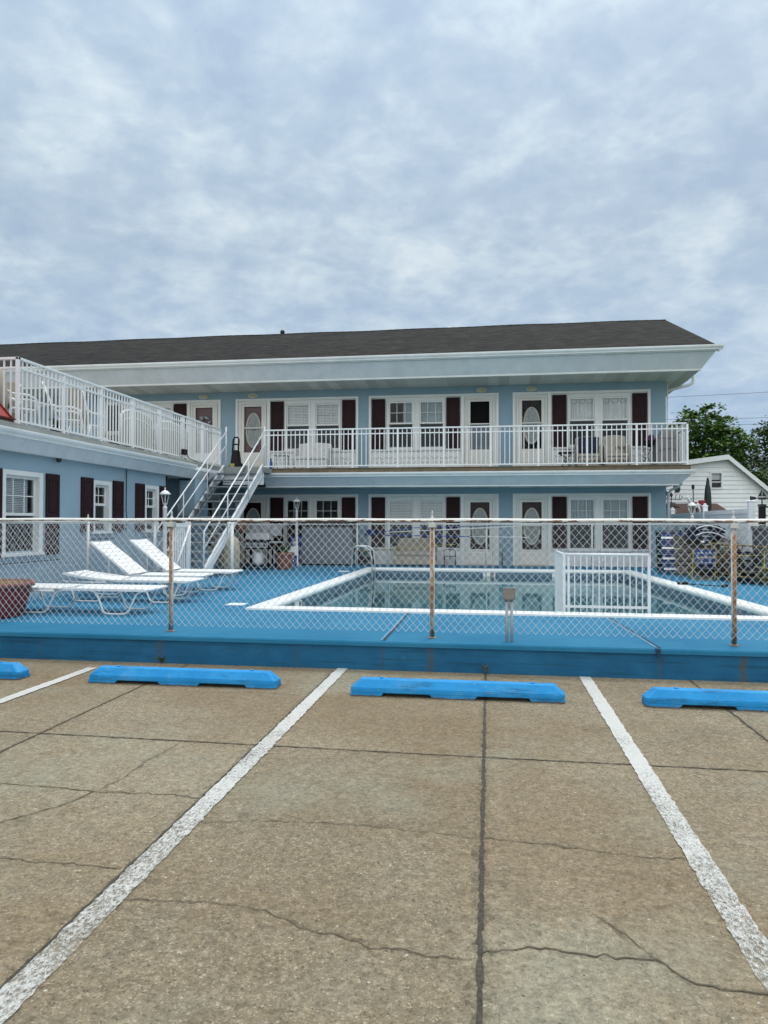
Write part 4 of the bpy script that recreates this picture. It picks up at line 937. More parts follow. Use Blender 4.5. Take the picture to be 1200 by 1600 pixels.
r_ = MB(); a = [(-7.60,10.45,3.27),(-13,10.45,3.27),(-13,5.5,3.27),(-7.60,5.5,3.27)]; k_ = .75; b = [(-7.60-k_,10.45-k_,4.55),(-13+k_,10.45-k_,4.55),(-13+k_,5.5+k_,4.55),(-7.60-k_,5.5+k_,4.55)]; r_.prism(a[::-1], b[::-1])
obj('roof_sheet', r_, M['redroof'], rr)
se = MB()
for i in range(14):
    y = 10.1-i*.35; se.tube([(-7.595,y,3.28),(-7.595-k_,y,4.56)], .014, 4)
se.tube([(-7.6,10.45,3.28),(-7.6-k_,10.45-k_,4.56)], .02, 5); obj('standing_seam', se, M['redroof'], rr)
fa = MB(); fa.box(-13.02,-7.585,5.48,10.47,3.218,3.275); fa.box(-13.05,-7.565,5.45,10.49,3.262,3.285); obj('fascia', fa, M['redtrim'], rr)

# ------------------------------------------------------------------ outside stairs
stt = thing('staircase', 'white steel staircase with open grey treads climbing to the balcony', 'stairs', (-6.95,15.05,.32))
ya, za, yb2, zb2 = 15.05, .32, 19.50, 3.22
for x in (-7.52, -6.37):
    s = MB(); s.smooth = False
    for x_a, x_b, ha, hb in ((x-.012,x+.012,-.25,.05),(x-.03,x+.03,.042,.054),(x-.03,x+.03,-.254,-.242)):
        s.prism([(x_a,ya-.02,max(.322,za+ha)),(x_a,yb2,zb2+ha),(x_a,yb2,zb2+hb),(x_a,ya-.02,za+hb)], [(x_b,ya-.02,max(.322,za+ha)),(x_b,yb2,zb2+ha),(x_b,yb2,zb2+hb),(x_b,ya-.02,za+hb)])
    obj('stringer', s, M['stair'], stt)
for i in range(1, 14):
    t = i/14; z = za+(zb2-za)*t; y = ya+(yb2-ya)*t
    tr_ = MB(); tr_.box(-7.50,-6.39,y-.24,y+.05,z-.035,z); obj('tread', tr_, M['tread'], stt, .005)
ld = MB(); ld.box(-7.55,-6.34,19.51,20.38,3.06,3.205); obj('landing', ld, M['slab'], stt); ld = MB(); ld.box(-7.55,-6.34,19.47,19.508,2.98,3.215); obj('landing_board', ld, M['slab'], stt); ld = MB(); ld.box(-7.55,-6.34,19.52,19.56,2.70,3.05); obj('landing_beam', ld, M['gutter'], stt)
for x in (-7.435, -6.295):
    sl = (zb2-za)/(yb2-ya); h = 1.0
    hr = MB(); hr.tube([(x,19.46,4.36),(x,19.46,3.23)], .020, 6); hr.tube([(x,19.46,4.22),(x,15.2,4.22-sl*4.26),(x,15.15,4.22-sl*4.26-.06),(x,15.15,.325)], .020, 6)
    obj('handrail', hr, M['stair'], stt)
    mr_ = MB(); mr_.tube([(x,19.46,3.83),(x,15.15,3.83-sl*4.31)], .018, 6); obj('middle_rail', mr_, M['stair'], stt)
    for y in (18.1, 16.6):
        pp = MB(); zb_ = za+sl*(y-ya)+.03; pp.tube([(x,y,zb_-.1),(x,y,4.22+sl*(y-19.46))], .016, 6); obj('rail_post', pp, M['stair'], stt)

# ------------------------------------------------------------------ loungers
def arc(cx, cz, r, a0, a1, n=5): return [(cx+r*math.cos(R(a0+(a1-a0)*i/n)), cz+r*math.sin(R(a0+(a1-a0)*i/n))) for i in range(n+1)]
def lounger(label, loc, back, tube='tubew', strap='strap', n_straps=21, group='white strap loungers beside the pool', L=1.30, BL=.86, W=.66, sag=0):
    """chaise: seat from the pivot (x=0) to the foot (x=L), back hinged at the pivot, two bent tube legs per side"""
    T = thing('sun_lounger', label, 'sun lounger', loc, group); ox, oy, oz = loc; h = .35
    def W_(mb): mb.v = [(x+ox, y+oy, z+oz) for x,y,z in mb.v]; return mb
    f = MB()
    f.tube([(-.10,.0,h),(L-.10,.0,h),(L-.02,.02,h),(L,.09,h),(L,W-.09,h),(L-.02,W-.02,h),(L-.10,W,h),(-.10,W,h)], .014, 6)
    f.tube([(-.78,.01,h-.035),(-.1,.0,h-.03)], .012, 6); f.tube([(-.78,W-.01,h-.035),(-.1,W,h-.03)], .012, 6); f.tube([(-.78,.01,h-.035),(-.78,W-.01,h-.035)], .012, 6)
    obj('frame', W_(f), M[tube], T)
    for y in (.0, W):
        for q0, q1 in ((.50,1.10),(-.80,-.12)):
            l = MB(); yy = y+(.02 if y == 0 else -.02)
            w0, w1 = q0+.18, q1-.12
            pts = [(q0-.10,yy,h-.015),(q0,yy,h-.03),(q0+.04,yy,h-.06),(w0-.05,yy,.05),(w0-.01,yy,.02),(w0+.05,yy,.013),(w1-.06,yy,.013),(w1,yy,.03),(w1+.04,yy,.07),(q1+.02,yy,h-.07),(q1+.07,yy,h-.03),(q1+.17,yy,h-.012)]
            l.tube(pts, .0125, 6); obj('leg', W_(l), M[tube], T)
    s = MB(); sw = L/(n_straps*.62)
    n1 = int(n_straps*.6); sp = (L-.05)/n1
    for i in range(n1):
        x = .02+i*sp; s.prism([(x,-.012,h-.02),(x,-.012,h+.014),(x,W*.5,h+.004-.012),(x,W+.012,h+.014),(x,W+.012,h-.02),(x,W*.5,h-.028)], [(x+sp*.93,-.012,h-.02),(x+sp*.93,-.012,h+.014),(x+sp*.93,W*.5,h-.008),(x+sp*.93,W+.012,h+.014),(x+sp*.93,W+.012,h-.02),(x+sp*.93,W*.5,h-.028)])
    obj('seat', W_(s), M[strap], T)
    b = MB(); n2 = n_straps-n1-0; sb = BL/n2
    b.tube([(0,.02,0),(-BL+.08,.02,0),(-BL,.10,0),(-BL,W-.10,0),(-BL+.08,W-.02,0),(0,W-.02,0)], .013, 6)
    for i in range(n2):
        x = -.03-i*sb; t = (i+.5)/n2; dz = -sag*math.sin(t*math.pi)
        b.prism([(x,.0,-.018+dz*.2),(x,.0,.016+dz*.2),(x,W*.5,.004+dz),(x,W,.016+dz*.2),(x,W,-.018+dz*.2),(x,W*.5,-.018+dz)], [(x-sb*.90,.0,-.018+dz*.2),(x-sb*.90,.0,.016+dz*.2),(x-sb*.90,W*.5,.004+dz),(x-sb*.90,W,.016+dz*.2),(x-sb*.90,W,-.018+dz*.2),(x-sb*.90,W*.5,-.018+dz)])
    Mx = Matrix.Translation((0,0,h)) @ Matrix.Rotation(R(back), 4, 'Y'); b.v = [tuple(Mx @ Vector(v)) for v in b.v]
    obj('backrest', W_(b), M[strap], T)
    if back > 10:
        p = MB(); top = Mx @ Vector((-BL*.55,.04,-.02)); 
        p.tube([tuple(top), (-.42,.04,h-.03)], .010, 5); p.tube([(top.x,W-.04,top.z), (-.42,W-.04,h-.03)], .010, 5); obj('prop', W_(p), M[tube], T)
    return T
lounger('white strap lounger lying flat, nearest the chain link fence and the red planter', (-5.95,9.24,.32), 0)
lounger('white strap lounger with a sagging, slightly lifted back, second from the fence', (-6.0,10.72,.32), 7, sag=.10)
lounger('white strap lounger with its back raised, left of the rusty post', (-6.27,11.80,.32), 37, BL=.95)
lounger('white strap lounger with its back raised, farthest of them and touching the picket gate view', (-6.08,12.86,.32), 38, BL=.95)

# the heap of folded yellow framed loungers on the right
def strap_bed(mb_t, mb_s, M4, W=.62, L=1.75, n=22, legs=True):
    a = MB(); a.tube([(0,0,0),(L,0,0),(L,W,0),(0,W,0)], .015, 5, closed=True)
    for x in (.35, 1.35) if legs else ():
        a.tube([(x,0,0),(x+.05,.0,-.12),(x+.2,.0,-.13),(x+.25,0,0)], .012, 5); a.tube([(x,W,0),(x+.05,W,-.12),(x+.2,W,-.13),(x+.25,W,0)], .012, 5)
    b = MB()
    for i in range(n): x = .03+i*(L-.05)/n; b.box(x, x+(L-.05)/n*.72, -.01, W+.01, -.012+.012*math.sin(i), .014)
    a.v = [tuple(M4 @ Vector(v)) for v in a.v]; b.v = [tuple(M4 @ Vector(v)) for v in b.v]
    return a, b
pile = [  # (x, y, z, rz, rx(lean), strap, tube, label)
 (5.35,16.1,.46,88,2,'olive','yellow','bottom folded lounger of the yellow framed heap by the vinyl fence'),
 (5.45,16.0,.62,85,-3,'greystrap','yellow','second folded lounger up in the yellow framed heap, grey webbing'),
 (5.30,16.2,.78,90,3,'olive','olive','third folded lounger up in the heap, all faded olive'),
 (5.42,16.1,.95,84,-2,'navy','yellow','fourth lounger up in the heap with dark navy straps'),
 (5.38,16.3,1.11,92,4,'greystrap','yellow','topmost lounger of the yellow framed heap'),
]
for x,y,z,rz_,rx_,sm,tm,lb in pile:
    M4 = Matrix.Translation((x+.55,y,z)) @ Matrix.Rotation(R(rz_),4,'Z') @ Matrix.Rotation(R(rx_),4,'X')
    a, b = strap_bed(0,0,M4); T = thing('folded_lounger', lb, 'folded lounger', (x,y,.32), 'folded loungers heaped on the right'); obj('frame', a, M[tm], T); obj('webbing', b, M[sm], T)
up = [
 (4.42,19.0,.36,0,70,'blue','strap','blue lounger with white cross straps stood upright at the heap end'),
 (4.95,18.6,.40,8,52,'navy','strap','navy lounger with a curved top leaning beside the upright blue lounger'),
 (4.55,18.2,.36,-6,60,'olive','yellow','olive lounger leaning in front of the blue one on a yellow frame'),
]
for x,y,z,rz_,tilt,sm,tm,lb in up:
    M4 = Matrix.Translation((x,y,z)) @ Matrix.Rotation(R(rz_),4,'Z') @ Matrix.Rotation(R(tilt),4,'X') @ Matrix.Rotation(R(90),4,'Z') @ Matrix.Translation((0,-.62,0))
    a, b = strap_bed(0,0,M4,L=1.12,n=9,legs=False); T = thing('folded_lounger', lb, 'folded lounger', (x,y,.32), 'folded loungers heaped on the right'); obj('frame', a, M['yellow'] if tm == 'yellow' else M['black'], T); obj('webbing', b, M[sm], T)
    if sm in ('blue','navy'):
        ws_ = MB()
        for i in (0,2,4,6): q = .07+i*.14; ws_.box(q, q+.05, .0, .60, .016, .026)
        ws_.v = [tuple(M4 @ Vector(v)) for v in ws_.v]; obj('white_strap', ws_, M['strap'], T)
for x,y,z,rz_,tilt,sm,tm,lb in (
 (5.25,18.9,.36,4,58,'navy','black','navy lounger leaning deepest in the heap below the lantern post'), (5.0,17.9,.36,-4,40,'black','yellow','black strapped lounger slumped over the middle of the heap'),
 (5.5,17.9,.40,6,50,'olive','yellow','olive lounger leaning on the vinyl fence behind the yellow frames'), (4.35,19.25,.34,0,78,'black','black','black lounger stood upright against the heap end beside the motel corner')):
    M4 = Matrix.Translation((x,y,z)) @ Matrix.Rotation(R(rz_),4,'Z') @ Matrix.Rotation(R(tilt),4,'X') @ Matrix.Rotation(R(90),4,'Z') @ Matrix.Translation((0,-.62,0))
    a, b = strap_bed(0,0,M4,L=1.12,n=9,legs=False); T = thing('folded_lounger', lb, 'folded lounger', (x,y,.32), 'folded loungers heaped on the right'); obj('frame', a, M[tm], T); obj('webbing', b, M[sm], T)
T = thing('striped_cushion', 'navy cushion with pale stripes arched over the top of the lounger heap', 'cushion', (5.25,18.3,1.2))
f = MB(); n_ = 14
for k_ in range(2):
    arc_ = [(4.88+.78*i/n_, 1.22+.16*k_+.13*math.sin(math.pi*i/n_)) for i in range(n_+1)]
    for (xa,za_),(xb,zb_) in zip(arc_, arc_[1:]): f.prism([(xa,18.15,za_),(xb,18.15,zb_),(xb,18.75,zb_),(xa,18.75,za_)], [(xa,18.15,za_+.11),(xb,18.15,zb_+.11),(xb,18.75,zb_+.11),(xa,18.75,za_+.11)])
obj('pad', f, M['navy'], T); f = MB()
for k_ in range(2): f.tube([(4.88+.78*i/n_, 18.145, 1.275+.16*k_+.13*math.sin(math.pi*i/n_)) for i in range(2,n_+1)], .012, 4)
obj('stripe', f, M['strap'], T)
T = thing('folding_chair', 'dark blue dotted folding chair lying at the foot of the heap', 'folding chair', (4.9,17.3,.32))
f = MB(); f.tube([(4.6,17.1,.34),(4.75,17.5,1.0),(5.25,17.5,1.05),(5.1,17.1,.34)], .013, 5, closed=True); f.tube([(4.65,17.6,.34),(4.8,17.15,.85),(5.3,17.15,.85),(5.15,17.6,.34)], .013, 5, closed=True); obj('frame', f, M['yellow'], T)
f = MB(); f.prism([(4.70,17.33,.66),(5.20,17.33,.66),(5.27,17.51,1.02),(4.77,17.51,1.02)], [(4.70,17.31,.66),(5.20,17.31,.66),(5.27,17.49,1.02),(4.77,17.49,1.02)]); f.prism([(4.74,17.13,.60),(5.22,17.13,.60),(5.20,17.55,.56),(4.72,17.55,.56)], [(4.74,17.13,.62),(5.22,17.13,.62),(5.20,17.55,.58),(4.72,17.55,.58)]); obj('fabric', f, M['blue'], T)
f = MB()
for i in range(5):
    for k in range(3): f.ball((4.79+i*.09+k*.02, 17.34+k*.055-.012, .71+k*.11), .016, 6, 4)
obj('white_dot', f, M['white'], T)
for i,(x,y,z,rx_,rz_,lb,cm_) in enumerate(((5.75,15.9,.95,-62,90,'yellow tube chair frame on the right flank of the heap','yellow'),)):
    T = thing('tube_chair', lb, 'chair', (x,y,.32)); f = MB()
    f.tube([(5.6,15.55,.33),(5.6,15.55,1.05),(6.0,15.55,1.05),(6.0,15.55,.33)], .014, 5); f.tube([(5.6,16.1,.33),(5.6,15.55,.80)], .014, 5); f.tube([(6.0,16.1,.33),(6.0,15.55,.80)], .014, 5); f.tube([(5.6,16.1,.70),(5.6,15.5,.70),(6.0,15.5,.70),(6.0,16.1,.70)], .014, 5, closed=True); obj('frame', f, M['yellow'], T)
    f = MB()
    for k in range(8): f.box(5.61,5.99,15.54,15.55,.72+k*.04,.745+k*.04); f.box(5.61,5.99,15.52+k*.07,15.57+k*.07,.705,.715)
    obj('webbing', f, M['greystrap'], T)

# ------------------------------------------------------------------ pots, small things on the pool deck
def planter(name, label, x, y, r0, r1, h, mat, rim, soil='soil', plant=None, sq=20):
    T = thing(name, label, 'planter', (x,y,.32)); z = .322
    p = MB(); p.lathe(x,y,[(r0*.96,z),(r0,z+.02),(r1*.96,z+h*.86),(r1*.96,z+h*.88)], sq); obj('pot', p, M[mat], T)
    p = MB(); p.lathe(x,y,[(r1*.93,z+h*.86),(r1*1.03,z+h*.87),(r1*1.04,z+h),(r1*.94,z+h),(r1*.92,z+h*.93)], sq); obj('rim', p, M[rim], T)
    p = MB(); p.lathe(x,y,[(r1*.2,z+h*.90),(r1*.915,z+h*.955),(r1*.3,z+h*1.01)], sq)
    for i in range(70):
        a = random.uniform(0,6.28); q = random.uniform(0,r1*.85); b = random.uniform(0,6.28); l = random.uniform(.05,.16)
        p.tube([(x+q*math.cos(a),y+q*math.sin(a),z+h*.95),(x+q*math.cos(a)+l*math.cos(b),y+q*math.sin(a)+l*math.sin(b),z+h*.97+random.uniform(0,.05))], .004, 3)
    obj('dry_soil', p, M[soil], T)
    if plant:
        p = MB()
        for i in range(46):
            a = random.uniform(0,6.28); l = random.uniform(.10,.26); up_ = random.uniform(.05,.24); w = .022
            c0 = Vector((x+.06*math.cos(a),y+.06*math.sin(a),z+h)); c1 = c0+Vector((l*math.cos(a),l*math.sin(a),up_)); sd = Vector((-math.sin(a),math.cos(a),0))*w; cm2 = (c0+c1)/2+Vector((0,0,.04))
            p.poly(c0, cm2+sd, c1, cm2-sd)
        obj('leaves', p, M[plant], T)
    return T
planter('plant_pot', 'large dark red round planter with dry straw soil at the left edge', -6.72, 8.85, .40, .52, .47, 'potred', 'potrim', sq=28)
planter('plant_pot', 'terracotta red planter with a small green plant beside the grill', -5.62, 19.2, .20, .27, .46, 'terracotta', 'terracotta', plant='green')
jb = thing('junction_box', 'grey electrical box on twin conduits rising before the front fence', 'electrical box', (.22,7.84,.32))
b = MB(); b.box(.16,.285,7.80,7.87,.785,.905); ob = obj('box', b, M['box'], jb, .004)
b = MB(); b.box(.155,.290,7.792,7.801,.782,.908); lid = obj('cover', b, M['box'], ob, .003)
b = MB()
for sx_ in (.185,.262):
    for sz in (.80,.892): b.lathe(sx_,0,[(.005,0),(.005,.004)],6)
for i,(sx_,sz) in enumerate(((.17,.798),(.275,.798),(.18,.893),(.268,.893))):
    for k in range(12): v = b.v[i*12+k]; b.v[i*12+k] = (sx_+(v[0]-(.185 if i < 2 else .262)), 7.791-v[2], sz+v[1])
obj('screw', b, M['black2'], lid)
for xx in (.196,.249):
    b = MB(); b.tube([(xx+.004,7.835,.318),(xx,7.835,.79)], .0155, 8); pc = obj('conduit', b, M['conduit'], jb)
    b = MB(); b.lathe(xx,7.835,[(.021,.755),(.021,.787)],8); obj('conduit_nut', b, M['box'], pc)
# pool rail (white aluminium barrier standing in the shallow corner)
pr_ = thing('pool_barrier', 'white picket barrier standing at the near edge of the pool', 'barrier', (1.7,10.62,.02))
y = 10.62; xa, xb = 1.09, 2.275; zt = 1.158
f = MB(); f.tube([(xa,y,zt),(xb,y,zt)], .019, 8); f.tube([(xa,y,zt),(xa,11.75,zt)], .019, 8); obj('top_rail', f, M['aluminium'], pr_)
f = MB(); f.box(xa,xb,y-.012,y+.012,.385,.42); f.box(xa-.015,xa+.015,10.7,11.75,.10,.13); f.box(xa,xb,y-.012,y+.012,.03,.06); obj('bottom_rail', f, M['aluminium'], pr_)
for x in (xa, xb):
    f = MB(); f.box(x-.019,x+.019,y-.019,y+.019,-.6,zt-.01); obj('post', f, M['aluminium'], pr_)
f = MB(); f.box(xa-.025,xa+.025,11.73,11.78,-.9,zt-.01); obj('post', f, M['aluminium'], pr_)
for i in range(13):
    x = xa+.065+i*(xb-xa-.155)/12; f = MB(); w = .0085 if i else .020; f.box(x-w*.8,x+w*.8,y-.01,y+.01,.04,zt-.012); obj('picket', f, M['aluminium'], pr_)
for i in range(12):
    t = (i+.6)/12.4; f = MB(); x = xa; yy = y+(11.75-y)*t; f.box(x-.012,x+.012,yy-.024,yy+.024,.04,zt-.012); obj('picket', f, M['aluminium'], pr_)
lr = thing('pool_ladder', 'stainless steel pool ladder rails at the far left pool corner', 'ladder', (-3.1,19.0,.32))
for yy in (18.75, 19.25):
    f = MB(); f.tube([(-3.62,yy,.325),(-3.62,yy,.80),(-3.58,yy,.95),(-3.46,yy,1.0),(-3.25,yy,.97),(-3.12,yy,.86),(-3.08,yy,.6),(-3.06,yy,-.6)], .020, 8); obj('handrail', f, M['steel'], lr)
for z in (-.1,-.4): f = MB(); f.box(-3.12,-3.02,18.77,19.23,z-.02,z); obj('step', f, M['steel'], lr)
for xx, yy, lb in ((-3.92,10.75,'white square skimmer lid set in the blue deck near the front left pool corner'), (-3.80,18.6,'white skimmer lid in the blue deck beside the pool ladder')):
    f = MB(); f.box(xx-.14,xx+.14,yy-.14,yy+.14,.321,.330); solo('skimmer_lid', f, M['coping'], lb, 'skimmer lid', loc=(xx,yy,.32))
pb = thing('pool_brush', 'black pool brush lying on the right edge of the pool', 'pool brush', (4.2,15.4,.35))
f = MB(); f.tube([(4.02,15.35,.375),(4.75,15.2,.345)], .012, 6); obj('pole', f, M['black'], pb)
f = MB(); f.box(3.86,4.06,15.28,15.43,.36,.41); obj('brush_head', f, M['black'], pb); f = MB(); f.ball((4.72,15.21,.36),(.08,.05,.035)); obj('grip', f, M['black'], pb)

def lamp(label, x, y, top, r=.047):
    T = thing('lamp_post', label, 'lamp post', (x,y,.32), 'white lantern posts around the pool'); z = .32; q = .74
    f = MB(); f.lathe(x,y,[(.075,z),(.075,z+.10),(r,z+.13),(r,top-.62*q),(r+.008,top-.60*q),(r+.008,top-.585*q),(r*.8,top-.57*q),(r*.6,top-.52*q),(r*.85,top-.50*q)], 14); obj('post', f, M['whitepost'], T)
    f = MB(); zb, zt_ = top-.50*q, top-.20*q; r1, r2 = .062*q, .125*q
    f.lathe(x,y,[(r1,zb),(r1*1.1,zb+.02),(r1,zb+.025)],8)
    for k in range(6):
        a = k*math.pi/3; f.tube([(x+r1*math.cos(a),y+r1*math.sin(a),zb+.02),(x+r2*math.cos(a),y+r2*math.sin(a),zt_)], .007, 4)
    f.tube([(x+r2*math.cos(k*math.pi/3),y+r2*math.sin(k*math.pi/3),zt_) for k in range(6)], .008, 4, closed=True); lf = obj('lantern_frame', f, M['whitepost'], T)
    f = MB(); f.lathe(x,y,[(r1*.93,zb+.025),(r2*.94,zt_-.004)],6); obj('lantern_glass', f, M['lampglass'], lf)
    f = MB(); f.tube([(x,y,zb+.02),(x,y,zb+.08)], .012, 8); f.ball((x,y,zb+.11),(.018,.018,.035)); obj('bulb', f, M['white'], lf)
    f = MB(); f.lathe(x,y,[(u*q,zt_+v*q) for u,v in [(.165,0),(.168,.012),(.135,.05),(.085,.10),(.035,.125),(.018,.14),(.014,.165),(.022,.18),(.006,.215)]], 16); obj('cap', f, M['whitepost'], T)
    return T
lamp('white lantern post between the shuttered wing and the stairs', -7.08, 14.85, 2.38); lamp('slim white lantern post before the shaded lower windows right of the stairs', -5.74, 20.9, 2.40, .038); lamp('white lantern post by the vinyl fence on the right', 5.45, 20.2, 2.24, .042)

# things against the ground floor wall
cb = thing('storage_cabinet', 'grey two door storage cabinet with dark lid against the motel wall', 'cabinet', (-4.87,21.5,.32))
f = MB(); f.box(-5.66,-4.09,21.20,21.85,.36,1.50); obj('body', f, M['grey'], cb, .01)
f = MB(); f.box(-5.72,-4.03,21.14,21.9,1.50,1.68); obj('lid', f, M['greytop'], cb, .02)
for a, b in ((-5.64,-4.885),(-4.865,-4.11)): f = MB(); f.box(a,b,21.175,21.205,.40,1.48); f.box(a+.08,b-.08,21.165,21.176,.5,1.38); obj('door', f, M['grey'], cb, .006)
f = MB(); f.box(-5.68,-4.07,21.19,21.86,.322,.362); obj('base', f, M['black'], cb)
bt = thing('low_table', 'low black slatted table beside the grey cabinet', 'table', (-3.8,21.6,.32))
f = MB()
for i in range(5): f.box(-4.03,-3.50,21.45+i*.085,21.45+i*.085+.07,.74,.77)
obj('table_top', f, M['black'], bt)
for x in (-3.99,-3.56):
    for yy in (21.5,21.82): f = MB(); f.box(x,x+.04,yy,yy+.04,.322,.74); obj('leg', f, M['black'], bt)
f = MB(); f.box(-3.95,-3.60,21.49,21.85,.42,.55); obj('shelf', f, M['black'], bt)
bn = thing('glider_bench', 'beige padded bench facing the pool under the blue striped windows', 'bench', (-2.2,21.6,.32))
f = MB(); f.box(-2.80,-1.60,21.36,21.85,.62,.76); obj('seat', f, M['beige'], bn, .05)
f = MB(); f.prism([(-2.78,21.80,.74),(-1.62,21.80,.74),(-1.62,21.90,1.10),(-1.75,21.91,1.16),(-2.65,21.91,1.16),(-2.78,21.90,1.10)], [(-2.78,21.88,.74),(-1.62,21.88,.74),(-1.62,21.97,1.10),(-1.75,21.97,1.15),(-2.65,21.97,1.15),(-2.78,21.97,1.10)]); obj('backrest', f, M['beige'], bn, .03)
f = MB(); f.box(-2.80,-1.60,21.352,21.40,.36,.61); obj('skirt', f, M['beige'], bn, .02)
for x in (-2.84,-1.62): f = MB(); f.box(x,x+.06,21.36,21.9,.34,.92); obj('arm', f, M['beige'], bn, .02)
for z0, z1, col, x0, x1, xm, lb in ((1.33,1.53,'white',-3.12,.93,9,'upper white telescopic pole hung along the back fence'),(1.25,1.20,'bluep',-3.2,1.19,-.55,'lower blue telescopic pole with white end along the back fence')):
    T = thing('pool_pole', lb, 'pool pole', (x0,21.25,z0), 'pool poles on the back fence'); f = MB(); xq = min(xm, x1)
    f.tube([(x0,21.255,z0),(xq if xm < 5 else x1,21.255,z0+(z1-z0)*((xq-x0)/(x1-x0)))], .016, 6); obj('outer_tube', f, M[col], T)
    if xm < 5: f = MB(); f.tube([(xm,21.255,z0+(z1-z0)*((xm-x0)/(x1-x0))),(x1,21.255,z1)], .013, 6); obj('inner_tube', f, M['white'], T)
T = thing('pool_net', 'blue pool skimmer net head and pole resting on the back fence', 'pool net', (-3.3,21.24,1.3)); f = MB(); f.tube([(-3.32,21.23,1.33),(-2.3,21.24,1.47),(.3,21.25,1.55)], .013, 6); obj('pole', f, M['bluep'], T)
f = MB(); f.tube([(-3.32,21.23,1.33),(-3.45,21.22,1.42),(-3.68,21.22,1.40),(-3.72,21.22,1.26),(-3.5,21.22,1.22)], .016, 6, closed=True); f.poly((-3.34,21.225,1.33),(-3.45,21.225,1.41),(-3.66,21.225,1.39),(-3.7,21.225,1.27),(-3.5,21.225,1.23)); obj('net_frame', f, M['blue'], T)
f = MB(); f.tube([(-3.99,21.2,.76),(-3.2,21.22,.80),(-2.4,21.24,.86),(-.96,21.25,.985)], .012, 5); solo('safety_rope', f, M['rope'], 'yellow rope slung along the back fence in front of the bench', 'rope')
ch = thing('metal_chair', 'small dark wire chair near the motel doors', 'chair', (-1.2,21.6,.32)); f = MB()
f.tube([(-1.32,21.5,.322),(-1.32,21.5,.78),(-1.25,21.5,.83),(-1.05,21.5,.83),(-.98,21.5,.78),(-.98,21.5,.322)], .012, 5); f.tube([(-1.32,21.85,.322),(-1.32,21.85,.66)], .012, 5); f.tube([(-.98,21.85,.322),(-.98,21.85,.66)], .012, 5); f.tube([(-1.15,21.5,.83),(-1.15,21.5,.5)], .008, 4); obj('frame', f, M['black2'], ch)
f = MB(); f.box(-1.33,-.97,21.48,21.87,.60,.62); obj('seat', f, M['black2'], ch)
f = MB(); f.tube([(.42,21.55,.322),(.42,21.55,.80),(.42,21.95,.80),(.42,21.95,.322)], .018, 6); solo('grab_rail', f, M['black2'], 'short dark grab rail beside the oval window door downstairs', 'rail')
T = thing('game_board', 'blue and white game boards leaning by the lamp post and grey cabinet', 'game board', (-5.8,20.7,.32))
f = MB(); f.prism([(-6.02,20.95,.322),(-5.66,20.95,.322),(-5.63,21.12,1.22),(-5.99,21.12,1.22)], [(-6.02,20.98,.322),(-5.66,20.98,.322),(-5.63,21.15,1.22),(-5.99,21.15,1.22)]); bd0 = obj('rear_board', f, M['signblue'], T, .01)
f = MB(); f.prism([(-5.96,20.62,.322),(-5.62,20.62,.322),(-5.66,20.78,.90),(-5.98,20.78,.90)], [(-5.96,20.65,.322),(-5.62,20.65,.322),(-5.66,20.81,.90),(-5.98,20.81,.90)]); bd1 = obj('front_board', f, M['white'], T, .006)
f = MB(); f.prism([(-5.94,20.615,.33),(-5.655,20.615,.33),(-5.675,20.70,.64),(-5.95,20.70,.64)], [(-5.94,20.622,.33),(-5.655,20.622,.33),(-5.675,20.707,.64),(-5.95,20.707,.64)]); obj('blue_panel', f, M['signblue'], bd1)
f = MB(); f.ball((-5.84,21.0,.98),(.07,.03,.07),10,6); f.prism([(-5.9,20.98,.86),(-5.76,20.98,.86),(-5.83,20.99,.95)],[(-5.9,20.99,.86),(-5.76,20.99,.86),(-5.83,21.0,.95)]); obj('white_emblem', f, M['white'], bd0); f = MB(); f.ball((-5.80,20.63,.48),(.06,.02,.05)); obj('white_emblem', f, M['white'], bd1)
gr = thing('gas_grill', 'open gas grill with white propane tank below its shelf', 'grill', (-6.3,19.2,.32))
f = MB(); f.box(-6.72,-6.0,18.95,19.45,.88,1.12); f.box(-6.74,-5.98,18.93,19.47,1.10,1.14); obj('firebox', f, M['black'], gr, .02)
f = MB(); f.prism([(-6.72,18.98,1.14),(-6.0,18.98,1.14),(-6.0,19.45,1.14),(-6.72,19.45,1.14)], [(-6.68,19.06,1.32),(-6.04,19.06,1.32),(-6.04,19.38,1.36),(-6.68,19.38,1.36)]); obj('hood', f, M['steel2'], gr, .02)
f = MB(); f.box(-6.0,-5.72,18.97,19.42,1.05,1.09); f.box(-7.0,-6.72,18.97,19.42,1.05,1.09); obj('side_shelf', f, M['steel2'], gr, .006)
f = MB(); f.box(-6.70,-6.02,18.90,18.935,.92,1.06); obj('control_panel', f, M['steel2'], gr)
f = MB()
for k in range(4): f.tube([(-6.6+k*.165,18.90,.99),(-6.6+k*.165,18.865,.99)], .024, 8)
obj('knob', f, M['black'], gr)
for x in (-6.70,-6.05):
    for yy in (18.98,19.40): f = MB(); f.box(x,x+.04,yy,yy+.04,.36,.88); obj('leg', f, M['black'], gr)
f = MB(); f.box(-6.70,-6.02,18.98,19.43,.40,.43); obj('bottom_shelf', f, M['black'], gr)
for x in (-6.7,-6.03): f = MB(); f.tube([(x-.02,19.0,.40),(x+.02,19.0,.40)], .08, 12); obj('wheel', f, M['black'], gr)
f = MB(); f.lathe(-6.36,19.14,[(.10,.432),(.155,.47),(.16,.55),(.16,.72),(.12,.79),(.05,.81),(.05,.86)], 16); obj('gas_tank', f, M['white'], gr)
f = MB(); f.box(-5.98,-5.70,19.5,19.8,.322,.95); solo('trash_bin', f, M['black'], 'black bin standing between the grill and the terracotta planter', 'bin', bevel=.03)
T = thing('draped_table', 'table behind the grill draped with a pale grey patterned tarp', 'table', (-6.5,20.3,.32))
